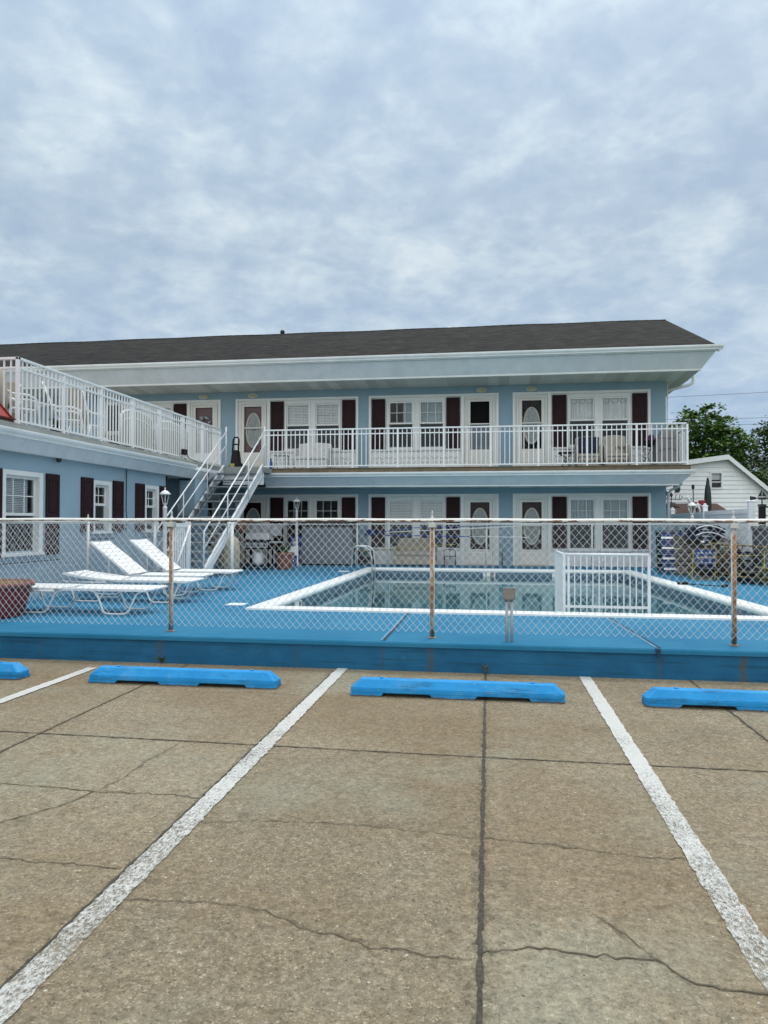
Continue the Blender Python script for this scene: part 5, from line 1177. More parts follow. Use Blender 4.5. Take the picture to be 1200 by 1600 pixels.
f = MB(); f.box(-7.0,-5.95,20.05,20.6,1.50,1.56); obj('table_top', f, M['patt'], T, .01)
f = MB(); n = 40; f.smooth = True
for i in range(n):
    xa_, xb_ = -7.0+1.05*i/n, -7.0+1.05*(i+1)/n; wv = lambda x: 20.04-.02*math.sin(x*21)
    f.poly((xa_,wv(xa_),1.22+.02*math.sin(xa_*9)),(xb_,wv(xb_),1.22+.02*math.sin(xb_*9)),(xb_,20.05,1.555),(xa_,20.05,1.555))
obj('tarp', f, M['patt'], T)
for x in (-6.95,-6.0): f = MB(); f.box(x,x+.04,20.2,20.24,.322,1.5); obj('leg', f, M['black'], T)
f = MB(); f.smooth = True; f.lathe(-6.35,16.9,[(.16,.322),(.24,.40),(.27,.7),(.26,1.0),(.20,1.22),(.08,1.30)], 14, 1.0, .8)
for i in range(len(f.v)): v = f.v[i]; f.v[i] = (v[0]+random.uniform(-.012,.012), v[1]+random.uniform(-.012,.012), v[2])
solo('covered_smoker', f, M['tan'], 'rounded tan cloth cover standing behind the stair foot', 'grill cover', loc=(-6.15,17.2,.32))
f = MB(); f.lathe(-7.05,19.6,[(.08,1.30),(.16,1.36),(.20,1.48),(.17,1.60),(.11,1.66)], 12); f.lathe(-7.05,19.6,[(.03,.322),(.12,.34),(.03,.40),(.03,1.30)], 8); solo('fire_urn', f, M['brick'], 'reddish urn on a thin stand behind the thick gate post', 'urn', loc=(-7.05,19.6,.32))
f = MB(); f.tube([(-7.98,17.45,.33),(-8.02,17.58,2.05)], .012, 6); f.tube([(-8.017,17.57,1.9),(-8.022,17.59,2.12)], .024, 6); solo('broom', f, M['conduit'], 'thin broom handle leaning on the wing corner by the stairs', 'broom')
f = MB()
for i in range(26):
    a = random.uniform(0,6.28); l = random.uniform(.02,.055); f.poly((-3.68,7.66,.004),(-3.68+l*math.cos(a)*.8+.01,7.655+.02*math.sin(a),.02+l*.9),(-3.68+l*math.cos(a),7.65+.025*math.sin(a)-.01,.03+l))
solo('weed', f, M['green'], 'tiny green weed growing at the foot of the blue wall left', 'weed', loc=(-3.68,7.66,0))
f = MB()
for i in range(18):
    a = random.uniform(0,6.28); l = random.uniform(.02,.07); f.poly((-.03,7.66,.004),(-.03+l*math.cos(a)*.4+.008,7.655,.03+l*.9),(-.03+l*math.cos(a)*.5,7.64+.02*math.sin(a),.03+l*1.15))
solo('weed', f, M['soil'], 'dry brown weed sprouting from the joint behind the middle wheel stop', 'weed', loc=(-.03,7.66,0))

# ------------------------------------------------------------------ furniture on the balcony and the roof deck
def loveseat(label, x, y, z, w, mat, cat='loveseat', deco=False, name='wicker_loveseat', d=.62, bh=.86, dirv=-1, group=None):
    """wicker seat, backrest along +y side when dirv=-1 (facing -y)"""
    T = thing(name, label, cat, (x,y,z), group); Y = lambda a: y - dirv*a
    f = MB(); f.box(x, x+w, y, y+d, z+.30, z+.40); obj('seat', f, M[mat], T, .03)
    f = MB(); n = 12; pts = [(x+.02+(w-.04)*i/n, z+bh-.05+.05*math.sin(math.pi*i/n)**.6) for i in range(n+1)]
    f.prism([(px, y+d-.10, pz) for px,pz in [(x+.02,z+.38)]+pts+[(x+w-.02,z+.38)]], [(px, y+d-.02, pz) for px,pz in [(x+.02,z+.38)]+pts+[(x+w-.02,z+.38)]]); obj('backrest', f, M[mat], T, .01)
    f = MB(); f.box(x+.06, x+w-.06, y+.01, y+.035, z+.04, z+.29); obj('apron', f, M[mat], T)
    if deco:
        f = MB()
        for i in range(int(w/.06)):
            f.box(x+.10+i*.055, x+.125+i*.055, y+.002, y+.012, z+.09+.02*(i%2), z+.20+.02*(i%2))
            if i > int(w/.12): f.box(x+.05+i*.055, x+.075+i*.055, y+d-.108, y+d-.098, z+.55+.03*(i%2), z+.64+.03*(i%2))
        obj('open_weave', f, M['dark'], T)
    for xx in (x-.03, x+w-.05):
        f = MB(); f.tube([(xx+.04,y+.03,z+.02),(xx+.04,y+.03,z+.55),(xx+.04,y+.08,z+.62),(xx+.04,y+d-.15,z+.62),(xx+.04,y+d-.05,z+.68)], .032, 7); f.box(xx+.015,xx+.065,y+.06,y+d-.1,z+.12,z+.56); obj('arm', f, M[mat], T)
    for xx in (x+.01, x+w-.05):
        for yy in (y+.03,y+d-.08): f = MB(); f.box(xx,xx+.04,yy,yy+.04,z+.002,z+.31); obj('leg', f, M[mat], T)
    return T
loveseat('white wicker loveseat with arched back behind the balcony railing, left', -5.80, 20.75, FL, 1.06, 'wicker')
def side_table(label, x, y, z, w, h, mat, X=False):
    T = thing('side_table', label, 'table', (x,y,z)); f = MB(); f.box(x-w/2,x+w/2,y-w/2,y+w/2,z+h-.03,z+h); obj('table_top', f, M[mat], T, .006)
    if X:
        for s in (-1,1): f = MB(); f.tube([(x+s*w*.42,y-w*.3,z+.004),(x-s*w*.15,y-w*.3,z+h*.5),(x+s*w*.42,y-w*.3,z+h-.03)], .014, 5); f.tube([(x+s*w*.42,y+w*.3,z+.004),(x-s*w*.15,y+w*.3,z+h*.5),(x+s*w*.42,y+w*.3,z+h-.03)], .014, 5); obj('leg', f, M[mat], T)
    else:
        for a in (-1,1):
            for b in (-1,1): f = MB(); f.box(x+a*w*.42-.015,x+a*w*.42+.015,y+b*w*.42-.015,y+b*w*.42+.015,z+.002,z+h-.03); obj('leg', f, M[mat], T)
    return T
side_table('small dark legged table left of the white wicker loveseat', -6.25, 20.95, FL, .42, .46, 'steel2'); side_table('small black folding table left of the wicker seats with a navy cushion', 2.22, 21.0, FL, .42, .44, 'black', True)
f = MB(); f.lathe(-6.47,20.62,[(.05,FL+.002),(.055,FL+.02),(.055,FL+.20),(.022,FL+.26),(.022,FL+.30),(.03,FL+.30),(.03,FL+.33)], 10); solo('spray_bottle', f, M['bluep'], 'blue bottle standing behind the left end of the balcony railing', 'bottle', loc=(-6.47,20.62,FL))
T = loveseat('beige wicker armchair with a big navy cushion on the balcony, right', 2.52, 20.95, FL, .66, 'wickerb', 'armchair', True, 'wicker_armchair', bh=.95)
f = MB(); f.prism([(2.62,21.12,FL+.41),(3.14,21.12,FL+.41),(3.20,21.34,FL+.93),(2.62,21.34,FL+.93)], [(2.62,21.24,FL+.41),(3.14,21.24,FL+.41),(3.20,21.46,FL+.91),(2.62,21.46,FL+.91)]); solo('cushion', f, M['navy'], 'large navy cushion propped on the beige wicker armchair', 'cushion', loc=(2.85,21.2,FL+.4), bevel=.04)
loveseat('beige wicker armchair with open weave back right of the navy cushion', 3.30, 20.95, FL, .68, 'wickerb', 'armchair', True, 'wicker_armchair', bh=.98)
T = thing('covered_grill', 'grill under a grey cover in the right end of the balcony', 'covered grill', (5.1,21.2,FL))
f = MB(); f.smooth = False
f.prism([(4.70,20.95,FL+.004),(5.33,20.95,FL+.004),(5.33,21.5,FL+.004),(4.70,21.5,FL+.004)], [(4.74,20.97,FL+.80),(5.31,20.97,FL+.80),(5.31,21.48,FL+.80),(4.74,21.48,FL+.80)]); f.prism([(4.74,20.97,FL+.80),(5.31,20.97,FL+.80),(5.31,21.48,FL+.80),(4.74,21.48,FL+.80)], [(4.96,21.06,FL+1.12),(5.29,21.06,FL+1.14),(5.29,21.38,FL+1.14),(4.96,21.38,FL+1.12)]); obj('cover', f, M['greycover'], T, .03)
f = MB(); f.tube([(4.78,20.935,FL+.48),(4.95,20.93,FL+.53),(5.15,20.93,FL+.52),(5.3,20.935,FL+.47)], .012, 5); obj('cover_fold', f, M['greycover'], T)
T = thing('iron_plant_stand', 'scrolled black plant stand with purple flowers left of the covered grill', 'plant stand', (4.55,21.3,FL)); f = MB()
for s in (-1,1): f.tube([(4.52+s*.12*math.cos(q*.5)-.0, 21.3, FL+.02+q*.10) for q in range(7)], .010, 5)
f.tube([(4.52+.16*math.cos(q),21.28,FL+.40+.13*math.sin(q)) for q in [j*math.pi/6 for j in range(10)]], .010, 5); obj('stand', f, M['black2'], T)
f = MB(); f.lathe(4.60,21.3,[(.09,FL+.60),(.13,FL+.78),(.11,FL+.78)],10); obj('pot', f, M['black'], T); f = MB()
for i in range(44): f.ball((4.60+random.uniform(-.11,.11),21.3+random.uniform(-.11,.11),FL+.85+random.uniform(-.06,.08)), random.uniform(.03,.045), 6, 4)
obj('flowers', f, M['flower'], T)
pw = thing('pressure_washer', 'black upright pressure washer at the top of the stairs', 'pressure washer', (-7.62,20.9,FL))
f = MB(); f.prism([(-7.82,20.75,FL+.10),(-7.52,20.75,FL+.10),(-7.52,21.05,FL+.10),(-7.82,21.05,FL+.10)], [(-7.76,20.80,FL+.62),(-7.58,20.80,FL+.62),(-7.58,21.02,FL+.62),(-7.76,21.02,FL+.62)]); f.box(-7.60,-7.44,20.74,20.9,FL+.05,FL+.22); obj('body', f, M['black'], pw, .03)
f = MB(); f.tube([(-7.78,20.9,FL+.55),(-7.76,20.92,FL+.95),(-7.72,20.92,FL+1.02),(-7.62,20.92,FL+1.02),(-7.58,20.92,FL+.95),(-7.60,20.9,FL+.55)], .026, 6); f.tube([(-7.77,20.91,FL+.80),(-7.59,20.91,FL+.80)], .022, 5); obj('handle', f, M['black'], pw)
f = MB(); f.box(-7.80,-7.66,20.73,20.76,FL+.08,FL+.20); obj('yellow_fitting', f, M['rope'], pw)
for x in (-7.86,-7.50): f = MB(); f.tube([(x-.02,20.95,FL+.10),(x+.02,20.95,FL+.10)], .10, 12); obj('wheel', f, M['black'], pw)
f = MB(); f.tube([(-7.50,20.72,FL+.03),(-6.95,19.9,FL+.015),(-6.85,19.45,FL+.02),(-6.95,19.43,2.98),(-7.2,19.2,2.75),(-7.42,18.9,2.72),(-7.47,18.0,2.16),(-7.47,16.5,1.25)], .011, 5); solo('washer_cord', f, M['cable'], 'black cord hanging from the pressure washer down the stair side', 'cord')
def resin_chair(label, loc, rz_):
    T = thing('resin_chair', label, 'chair', (0,0,0), 'white resin chairs on the roof deck')
    f = MB(); f.box(-.24,.24,-.24,.22,.40,.44); obj('seat', f, M['resin'], T, .02)
    f = MB(); f.prism([(-.22,.20,.42),(.22,.20,.42),(.27,.42,1.06),(.18,.46,1.14),(-.18,.46,1.14),(-.27,.42,1.06)], [(-.22,.23,.42),(.22,.23,.42),(.27,.45,1.06),(.18,.49,1.14),(-.18,.49,1.14),(-.27,.45,1.06)]); obj('backrest', f, M['beige'], T, .01)
    for s in (-1,1):
        f = MB(); f.tube([(s*.29,-.30,.0),(s*.28,-.24,.42),(s*.29,-.20,.62),(s*.30,-.05,.67),(s*.30,.22,.66),(s*.26,.33,.72)], .022, 6); obj('arm', f, M['resin'], T)
        f = MB(); f.tube([(s*.29,.34,.0),(s*.25,.22,.42)], .022, 6); obj('leg', f, M['resin'], T)
        f = MB(); f.tube([(s*.225,.20,.42),(s*.275,.44,1.06),(s*.18,.475,1.145)], .020, 6); obj('back_post', f, M['resin'], T)
    T.location = loc; T.rotation_euler = (0,0,R(rz_)); return T
rc0 = resin_chair('white framed beige sling chair nearest the corner post of the roof deck', (-8.45,11.75,FL), 150)
again(rc0, 'white framed beige sling chair second along the roof deck railing', (-8.35,13.2,FL), R(120)); again(rc0, 'white framed beige sling chair third along the railing, before the wicker sofas', (-8.4,13.95,FL), R(170)); again(rc0, 'white framed beige sling chair set back behind the resin table', (-9.5,13.1,FL), R(200)); again(rc0, 'white framed beige sling chair behind the red roof corner', (-9.6,11.5,FL), R(40))
f = MB(); f.smooth = True; f.lathe(-8.75,11.15,[(.42,FL+.30),(.46,FL+.5),(.40,FL+1.0),(.30,FL+1.12),(.1,FL+1.15)], 16, 1.1, .8); f.lathe(-8.75,11.15,[(.34,FL+.003),(.36,FL+.31)],12,1.1,.8); solo('covered_grill', f, M['beige'], 'bulky beige covered grill at the corner of the roof deck', 'covered grill', loc=(-8.75,11.15,FL))
f = MB(); f.lathe(-8.1,12.45,[(.11,FL+.002),(.15,FL+.20),(.13,FL+.20)],12); g_ = MB()
T = thing('plant_pot', 'small dark pot with a green plant low behind the deck railing', 'plant', (-8.1,12.45,FL)); obj('pot', f, M['black'], T)
for i in range(40):
    a = random.uniform(0,6.28); l = random.uniform(.08,.22); c0 = Vector((-8.1,12.45,FL+.2)); c1 = c0+Vector((l*math.cos(a),l*math.sin(a),random.uniform(.02,.2))); sd = Vector((-math.sin(a),math.cos(a),0))*.03; g_.poly(c0,(c0+c1)/2+sd+Vector((0,0,.03)),c1,(c0+c1)/2-sd+Vector((0,0,.03)))
obj('leaves', g_, M['green'], T)
def long_sofa(label, y0, y1):
    T = thing('wicker_sofa', label, 'sofa', (-8.3,y0,FL), 'wicker sofas along the roof deck railing'); z = FL
    f = MB(); f.box(-8.55,-8.02,y0,y1,z+.30,z+.40); obj('seat', f, M['wickerb'], T, .02)
    f = MB(); n = 14; pts = [(y0+(y1-y0)*i/n, z+.76+.16*math.sin(math.pi*i/n)**.5) for i in range(n+1)]
    f.prism([(-8.02,a,b) for a,b in [(y0,z+.12)]+pts+[(y1,z+.12)]], [(-7.94,a,b) for a,b in [(y0,z+.12)]+pts+[(y1,z+.12)]]); obj('backrest', f, M['wickerb'], T)
    f = MB(); f.tube([(-7.96,a,b+.01) for a,b in [(y0,z+.1)]+pts+[(y1,z+.1)]], .026, 6); f.tube([(-7.945,y0+.04+(y1-y0-.08)*i/n, z+.62+.14*math.sin(math.pi*i/n)**.5) for i in range(n+1)], .014, 5); obj('rolled_edge', f, M['resin'], T)
    for yy in (y0+.05,y1-.1):
        for xx in (-8.53,-8.0): f = MB(); f.box(xx,xx+.05,yy,yy+.05,z+.002,z+.32); obj('leg', f, M['wickerb'], T)
    f = MB(); f.box(-8.0,-7.95,y0+.35,y1-.1,z+.10,z+.30); obj('blue_pad', f, M['blue'], T, .01)
    return T
long_sofa('beige wicker sofa with rolled white back edge, nearer of the two on the roof deck', 14.55, 16.0); long_sofa('beige wicker sofa on the roof deck nearer the stairs', 16.25, 18.0)
T = side_table('white resin table among the chairs on the roof deck', -8.9, 12.5, FL, .8, .70, 'resin')

# ------------------------------------------------------------------ beyond the pool: vinyl fence, neighbour, trees
vf = thing('vinyl_fence', 'white vinyl board fence running back along the right side of the pool', 'fence', (6.1,21,.32))
ys = [17.75, 21.35, 24.95, 28.6]
for i, y in enumerate(ys):
    f = MB(); hh = 2.14-.03*i; f.box(6.04,6.17,y-.065,y+.065,-.05,hh); p = obj('post', f, M['vpost'], vf, .006)
    f = MB(); f.prism([(6.025,y-.08,hh),(6.185,y-.08,hh),(6.185,y+.08,hh),(6.025,y+.08,hh)], [(6.05,y-.055,hh+.03),(6.16,y-.055,hh+.03),(6.16,y+.055,hh+.03),(6.05,y+.055,hh+.03)]); f.lathe(6.105,y,[(.05,hh+.03),(.05,hh+.06),(.02,hh+.08)],8); obj('post_cap', f, M['vpost'], p)
    if i:
        y0 = ys[i-1]+.065; y1 = y-.065; f = MB(); f.box(6.085,6.125,y0,y1,.02,1.88); obj('board_panel', f, M['vfence'], vf)
        f = MB(); f.box(6.07,6.14,y0,y1,1.86,2.00-.03*i); obj('upper_rail', f, M['vpost'], vf); f = MB(); f.box(6.07,6.14,y0,y1,-.02,.10); obj('lower_rail', f, M['vpost'], vf)
vg = thing('lattice_gate', 'dark grey lattice gate panel right of the big vinyl post', 'gate', (6.1,16.9,.32)); f = MB()
f.box(6.07,6.14,15.4,17.68,1.50,1.56); f.box(6.07,6.14,15.4,17.68,.34,.40); f.box(6.07,6.14,15.4,15.46,.40,1.50); obj('gate_frame', f, M['greycover'], vg)
f = MB()
for i in range(26): f.box(6.095,6.115,15.5+i*.085,15.53+i*.085,.40,1.50)
obj('slat_panel', f, M['greystrap'], vg)
f = MB(); f.box(6.165,6.285,17.35,17.47,-.05,2.02); f.box(6.155,6.295,17.33,17.49,2.025,2.06); 
def weathervane(label, x, y, z0, z1, kind, post=None):
    T = thing('weathervane', label, 'weathervane', (x,y,z0)); f = MB(); f.tube([(x,y,z0),(x,y,z1)], .014, 6); obj('spindle', f, M['black2'], T)
    f = MB(); t = .006
    P = lambda pts: f.prism([(x+a,y-t,z1+b) for a,b in pts],[(x+a,y+t,z1+b) for a,b in pts])
    if kind == 'ship':
        f.tube([(x-.24,y,z1),(x+.26,y,z1)], .010, 5); P([(-.26,-.05),(-.14,-.03),(-.12,0),(-.14,.03),(-.26,.05)]); P([(-.10,.02),(.12,.02),(.08,-.035),(-.07,-.035)]); P([(-.09,.04),(-.005,.04),(-.005,.20)]); P([(.01,.04),(.10,.04),(.015,.17)]); P([(.2,.03),(.28,0),(.2,-.03)])
    else:
        K_ = 1.35; P0 = P; P = lambda pts: P0([(a*K_,b*K_) for a,b in pts]); P([(-.30,.0),(-.25,.02),(-.22,.13),(-.17,.16),(-.15,.10),(-.10,.04),(.02,.02),(.04,-.06),(.0,-.10),(-.08,-.05),(-.16,-.07)]); P([(.04,.22),(.24,.22),(.23,.08),(.20,.02),(.06,.02),(.10,.06),(.06,.14)])
        f.tube([(x+a*K_,y,z1+b*K_) for a,b in [(-.26,-.10),(-.1,-.16),(.24,-.17),(.28,-.12),(.27,-.06)]], .014, 5)
        for a in (-.22,-.12,.0,.10,.2): f.tube([(x+a*K_,y,z1-.15*K_),(x+(a+.03)*K_,y,z1-.02)], .010, 4)
    obj('silhouette', f, M['black2'], T); return T
solo('black_post', f, M['black'], 'square black post carrying the ship weathervane', 'post', loc=(6.225,17.4,.0)); weathervane('black sailing ship weathervane on the black post', 6.225, 17.41, 2.06, 2.20, 'ship')
T = thing('iron_trellis', 'scrolled black iron trellis at the right edge beyond the black post', 'trellis', (6.75,17.6,0)); f = MB()
f.tube([(6.50,17.6,-.05),(6.50,17.6,2.1),(6.42,17.6,2.2)], .014, 5); f.tube([(6.40+.12*math.cos(q),17.6,1.9+.10*math.sin(q)) for q in [j*.6 for j in range(9)]], .012, 5); f.tube([(6.60+.14*math.cos(q),17.6,1.75+.14*math.sin(q)) for q in [j*.6 for j in range(9)]], .012, 5); f.tube([(6.34,17.6,2.02),(6.8,17.6,1.96)], .012, 5); obj('ironwork', f, M['black2'], T)
sh = thing('garden_shed', 'small shed with brown roof behind the vinyl fence', 'shed', (8,29.5,0)); f = MB(); f.box(6.9,9.1,29.0,31.2,-.05,1.9); obj('wall', f, M['siding'], sh)
f = MB(); f.prism([(6.75,28.8,1.85),(9.45,28.8,1.85),(8.95,29.7,2.42),(6.75,29.7,2.42)], [(6.75,28.85,1.80),(9.45,28.85,1.80),(8.95,29.75,2.37),(6.75,29.75,2.37)]); f.prism([(6.75,29.7,2.42),(8.95,29.7,2.42),(9.45,31.4,1.85),(6.75,31.4,1.85)],[(6.75,29.7,2.37),(8.95,29.7,2.37),(9.45,31.4,1.80),(6.75,31.4,1.80)]); obj('roof', f, M['brownroof'], sh)
bh = thing('birdhouse', 'brown roofed birdhouse under the sleigh weathervane', 'birdhouse', (6.62,27.2,0)); f = MB(); f.box(6.46,6.78,27.05,27.35,2.02,2.22); obj('box', f, M['tan'], bh)
f = MB(); f.lathe(6.62,27.2,[(.30,2.20),(.30,2.23),(.16,2.36),(.04,2.40)],8); obj('roof', f, M['bark'], bh); f = MB(); f.tube([(6.62,27.2,-.05),(6.62,27.2,2.02)], .04, 6); obj('pole', f, M['bark'], bh)
weathervane('black horse and sleigh weathervane above the birdhouse beside the motel corner', 6.62, 27.2, 2.40, 2.72, 'sleigh')
cu = thing('closed_umbrella', 'closed dark patio umbrella before the white siding house', 'umbrella', (7.65,26.5,0)); f = MB(); f.lathe(7.68,26.5,[(.08,2.05),(.115,2.2),(.105,2.6),(.075,2.95),(.06,2.97),(.035,3.2),(.012,3.26)], 12)
for i in range(len(f.v)): v = f.v[i]; a = math.atan2(v[1]-26.5, v[0]-7.68); k = 1+.14*math.cos(a*6); f.v[i] = (7.68+(v[0]-7.68)*k, 26.5+(v[1]-26.5)*k, v[2])
obj('canopy', f, M['umbrella'], cu); f = MB(); f.tube([(7.68,26.5,-.05),(7.68,26.5,2.1)], .025, 6); f.lathe(7.68,26.5,[(.25,-.05),(.25,.03),(.05,.06)],12); obj('pole', f, M['black2'], cu)
f = MB(); f.tube([(7.12,26.0,-.05),(7.05,26.0,2.85)], .018, 6); f.lathe(7.05,26.0,[(.03,2.82),(.05,2.86),(.05,2.95),(.03,2.98)],8); f.ball((7.12,26.0,2.12),(.08,.06,.10)); solo('garden_torch', f, M['black2'], 'thin black garden torch left of the closed umbrella', 'torch', loc=(7.1,26,0))
T = thing('carousel_horse', 'white ornamental horse rearing beside a red saddle rug above the fence', 'garden ornament', (6.95,25.2,0)); f = MB(); f.smooth = True
f.ball((6.88,25.2,2.24),(.17,.09,.10),10,7); f.tube([(6.78,25.2,2.28),(6.70,25.2,2.42),(6.68,25.2,2.52)],[.07,.055,.045],8); f.tube([(6.69,25.2,2.53),(6.62,25.2,2.50),(6.56,25.2,2.44)],[.045,.035,.022],8)
for a,b in ((6.77,-.05),(6.80,.05)): f.tube([(a,25.2+b,2.20),(a-.10,25.2+b,2.12),(a-.06,25.2+b,2.02)],[.03,.022,.018],6)
for a,b in ((6.99,-.05),(7.01,.05)): f.tube([(a,25.2+b,2.20),(a+.06,25.2+b,2.06),(a+.02,25.2+b,1.92)],[.035,.024,.02],6)
obj('body', f, M['white'], T); f = MB(); f.tube([(6.90,25.2,-.05),(6.90,25.2,2.2)], .02, 6); obj('pole', f, M['steel2'], T); f = MB(); f.tube([(6.70,25.2,2.55),(6.76,25.2,2.46),(6.83,25.2,2.36)], .025, 5); f.tube([(7.04,25.2,2.26),(7.11,25.2,2.18)],.022,5); obj('mane_and_tail', f, M['steel2'], T); f = MB(); f.box(6.85,6.95,25.1,25.3,2.30,2.345); obj('saddle', f, M['red'], T, .01)
f = MB(); f.box(7.18,7.38,25.7,25.85,2.16,2.42); f.ball((7.28,25.78,2.30),(.13,.09,.14)); solo('red_lantern', f, M['red'], 'small red lantern between the horse and the closed umbrella', 'lantern', loc=(7.28,25.78,2.1)); f = MB(); f.tube([(7.28,25.78,-.05),(7.28,25.78,2.17)], .02, 5); solo('lantern_stake', f, M['black2'], 'thin dark stake under the small red lantern', 'stake', loc=(7.28,25.78,0))
# neighbour house
hs = thing('neighbour_house', 'white sided house gable with one small window beyond the fence', 'house', (10,32,0))
pk = (10.03,4.44); lft = (5.5,3.85); rgt = (14.4,.95+.0)
slope = (4.44-2.985)/(11.682-10.03)
rz_ = 4.44-slope*(13.6-10.03)
pts = [(5.6,-.05),(13.4,-.05),(13.4,4.44-slope*(13.4-10.03)),pk,(5.6,3.86)]
hw = MB()
# gable as pieces around the window opening
xl = lambda z: 5.6 if z < 3.86 else 5.6+(z-3.86)/(4.44-3.86)*(10.03-5.6)
xr = lambda z: min(13.4, 10.03+(4.44-z)/slope)
zc = -.05
while zc < 4.42:
    z1_ = min(zc+.185, 4.435); segs = [None] if (z1_ < 3.13 or zc > 3.80) else ['l','r']
    for sg in segs:
        a0, a1, b0, b1 = xl(zc), xl(z1_), xr(zc), xr(z1_)
        if sg == 'l': b0 = b1 = 9.40
        if sg == 'r': a0 = a1 = 9.83
        hw.poly((a0,31.965,zc),(b0,31.965,zc),(b1,31.995,z1_+.004),(a1,31.995,z1_+.004)); hw.poly((a0,31.965,zc),(a0,32.0,zc),(b0,32.0,zc),(b0,31.965,zc))
    zc += .185
 
hw.poly((5.6,32,-.05),(5.6,40,-.05),(5.6,40,3.86),(5.6,32,3.86)); hw.poly((13.4,32,-.05),(13.4,40,-.05),(13.4,40,1.47),(13.4,32,1.47))
obj('wall', hw, M['siding'], hs)
f = MB(); rtop = lambda x: (3.86+(4.44-3.86)*(x-5.6)/(10.03-5.6)) if x < 10.03 else 4.44-slope*(x-10.03)
for xa_, xb_ in ((5.3,10.03),(10.03,13.9)):
    f.prism([(xa_,31.75,rtop(xa_)+.03),(xb_,31.75,rtop(xb_)+.03),(xb_,40,rtop(xb_)+.03),(xa_,40,rtop(xa_)+.03)],[(xa_,31.75,rtop(xa_)+.10),(xb_,31.75,rtop(xb_)+.10),(xb_,40,rtop(xb_)+.10),(xa_,40,rtop(xa_)+.10)])
obj('roof', f, M['shingle'], hs)
f = MB()
for xa_, xb_ in ((5.3,10.03),(10.03,13.9)): f.prism([(xa_,31.72,rtop(xa_)-.10),(xb_,31.72,rtop(xb_)-.10),(xb_,31.745,rtop(xb_)-.10),(xa_,31.745,rtop(xa_)-.10)],[(xa_,31.72,rtop(xa_)+.105),(xb_,31.72,rtop(xb_)+.105),(xb_,31.745,rtop(xb_)+.105),(xa_,31.745,rtop(xa_)+.105)])
obj('rake_board', f, M['vinyl'], hs)
f = MB(); f.box(9.36,9.42,31.95,32.08,3.10,3.83); f.box(9.81,9.87,31.95,32.08,3.10,3.83); f.box(9.42,9.81,31.95,32.08,3.77,3.83); f.box(9.42,9.81,31.94,32.08,3.10,3.16); f.box(9.42,9.81,31.98,32.04,3.38,3.42); wn = obj('window', f, M['vinyl'], hs)
f = MB(); f.poly((9.42,32.06,3.16),(9.81,32.06,3.16),(9.81,32.06,3.77),(9.42,32.06,3.77)); obj('pane', f, M['glass'], wn); f = MB(); f.box(9.42,9.81,32.12,32.13,3.50,3.77); obj('shade', f, M['curtain'], wn); f = MB(); f.box(9.3,9.95,32.2,34,3.0,3.9); obj('room_walls', f, M['dark'], hs)

def tree(label, x, y, h, crown, leafmat, n, leaf=.16, seed=1, trunk=.22, low=.25, name='broadleaf_tree'):
    """crown: list of blobs (dx, dy, z, rx, rz); leaves are small folded faces packed in clumps towards each blob's shell"""
    rnd = random.Random(seed); T = thing(name, label, 'tree', (x,y,-.05), 'trees beyond the neighbour house')
    f = MB(); f.tube([(x,y,-.1),(x+.1,y,h*.25),(x-.05,y,h*.5),(x+.05,y,h*.75)], [trunk,trunk*.8,trunk*.55,trunk*.2], 8)
    for dx,dy,z,rx,rz2 in crown:
        s = rnd.uniform(.3,.5); f.tube([(x,y,h*s*.8),(x+dx*.5,y+dy*.5,(h*s*.8+z)*.55),(x+dx,y+dy,z+rz2*.3)], [trunk*.4,trunk*.25,.03], 5)
    obj('trunk', f, M['bark'], T)
    l = MB(); tot = sum(c[3]**2*c[4] for c in crown)
    for dx,dy,z,rx,rz2 in crown:
        k = int(n*rx*rx*rz2/tot); cl = max(6, k//26)
        for _ in range(cl):
            a = rnd.uniform(0,6.283); u = rnd.uniform(-1,1); rr_ = rnd.uniform(.45,1.08)**.6; s = math.sqrt(1-u*u)
            c0 = Vector((x+dx+rx*rr_*s*math.cos(a), y+dy+rx*rr_*s*math.sin(a), z+rz2*rr_*u)); cr_ = rnd.uniform(.22,.50)*min(1,rx/1.2)
            for _ in range(26):
                p = c0+Vector((rnd.gauss(0,cr_*.55),rnd.gauss(0,cr_*.55),rnd.gauss(0,cr_*.38)))
                b = rnd.uniform(0,6.283); t = rnd.uniform(-.9,.5); d1 = Vector((math.cos(b)*math.cos(t),math.sin(b)*math.cos(t),math.sin(t)))*leaf*rnd.uniform(.6,1.25); sd = Vector((-math.sin(b),math.cos(b),rnd.uniform(-.6,.6)))*leaf*.42
                l.poly(p, p+d1*.5+sd, p+d1, p+d1*.5-sd)
    obj('crown', l, M[leafmat], T)
    return T
tree('big bright green maple rising behind the motel balcony corner', 11.9, 42, 8.6, [(0,0,5.6,2.3,2.2),(-1.0,-.5,6.7,1.3,1.2),(.5,0,7.3,1.1,1.1),(-1.7,0,5.0,1.6,1.8),(1.2,.3,5.6,1.6,1.9),(-.3,-1,4.0,2.4,1.5),(.2,0,8.0,.45,.5),(-.6,.2,7.7,.55,.5),(1.0,0,7.5,.4,.4)], 'leafa', 13000, .22, 3)
tree('dark oak with sparse top at the right edge beyond the house', 17.6, 44, 9, [(0,0,6.0,2.1,2.2),(-1.3,0,6.4,1.0,1.1),(.4,0,7.8,1.4,1.0),(-1.2,.2,7.1,.7,.5),(.5,0,4.2,2.2,1.8),(-.6,0,4.6,1.3,1.2)], 'leafb', 9000, .20, 5)
tree('olive brown leaved tree between the maple and the dark oak', 15.4, 48, 7.5, [(0,0,4.6,2.4,2.4),(-.9,0,6.3,1.0,1.0),(-1.2,0,7.6,.55,.45),(-.5,0,7.3,.4,.35),(1.3,0,4.4,1.6,1.6),(-1.8,0,4.2,1.4,1.8)], 'leafc', 8000, .20, 8)
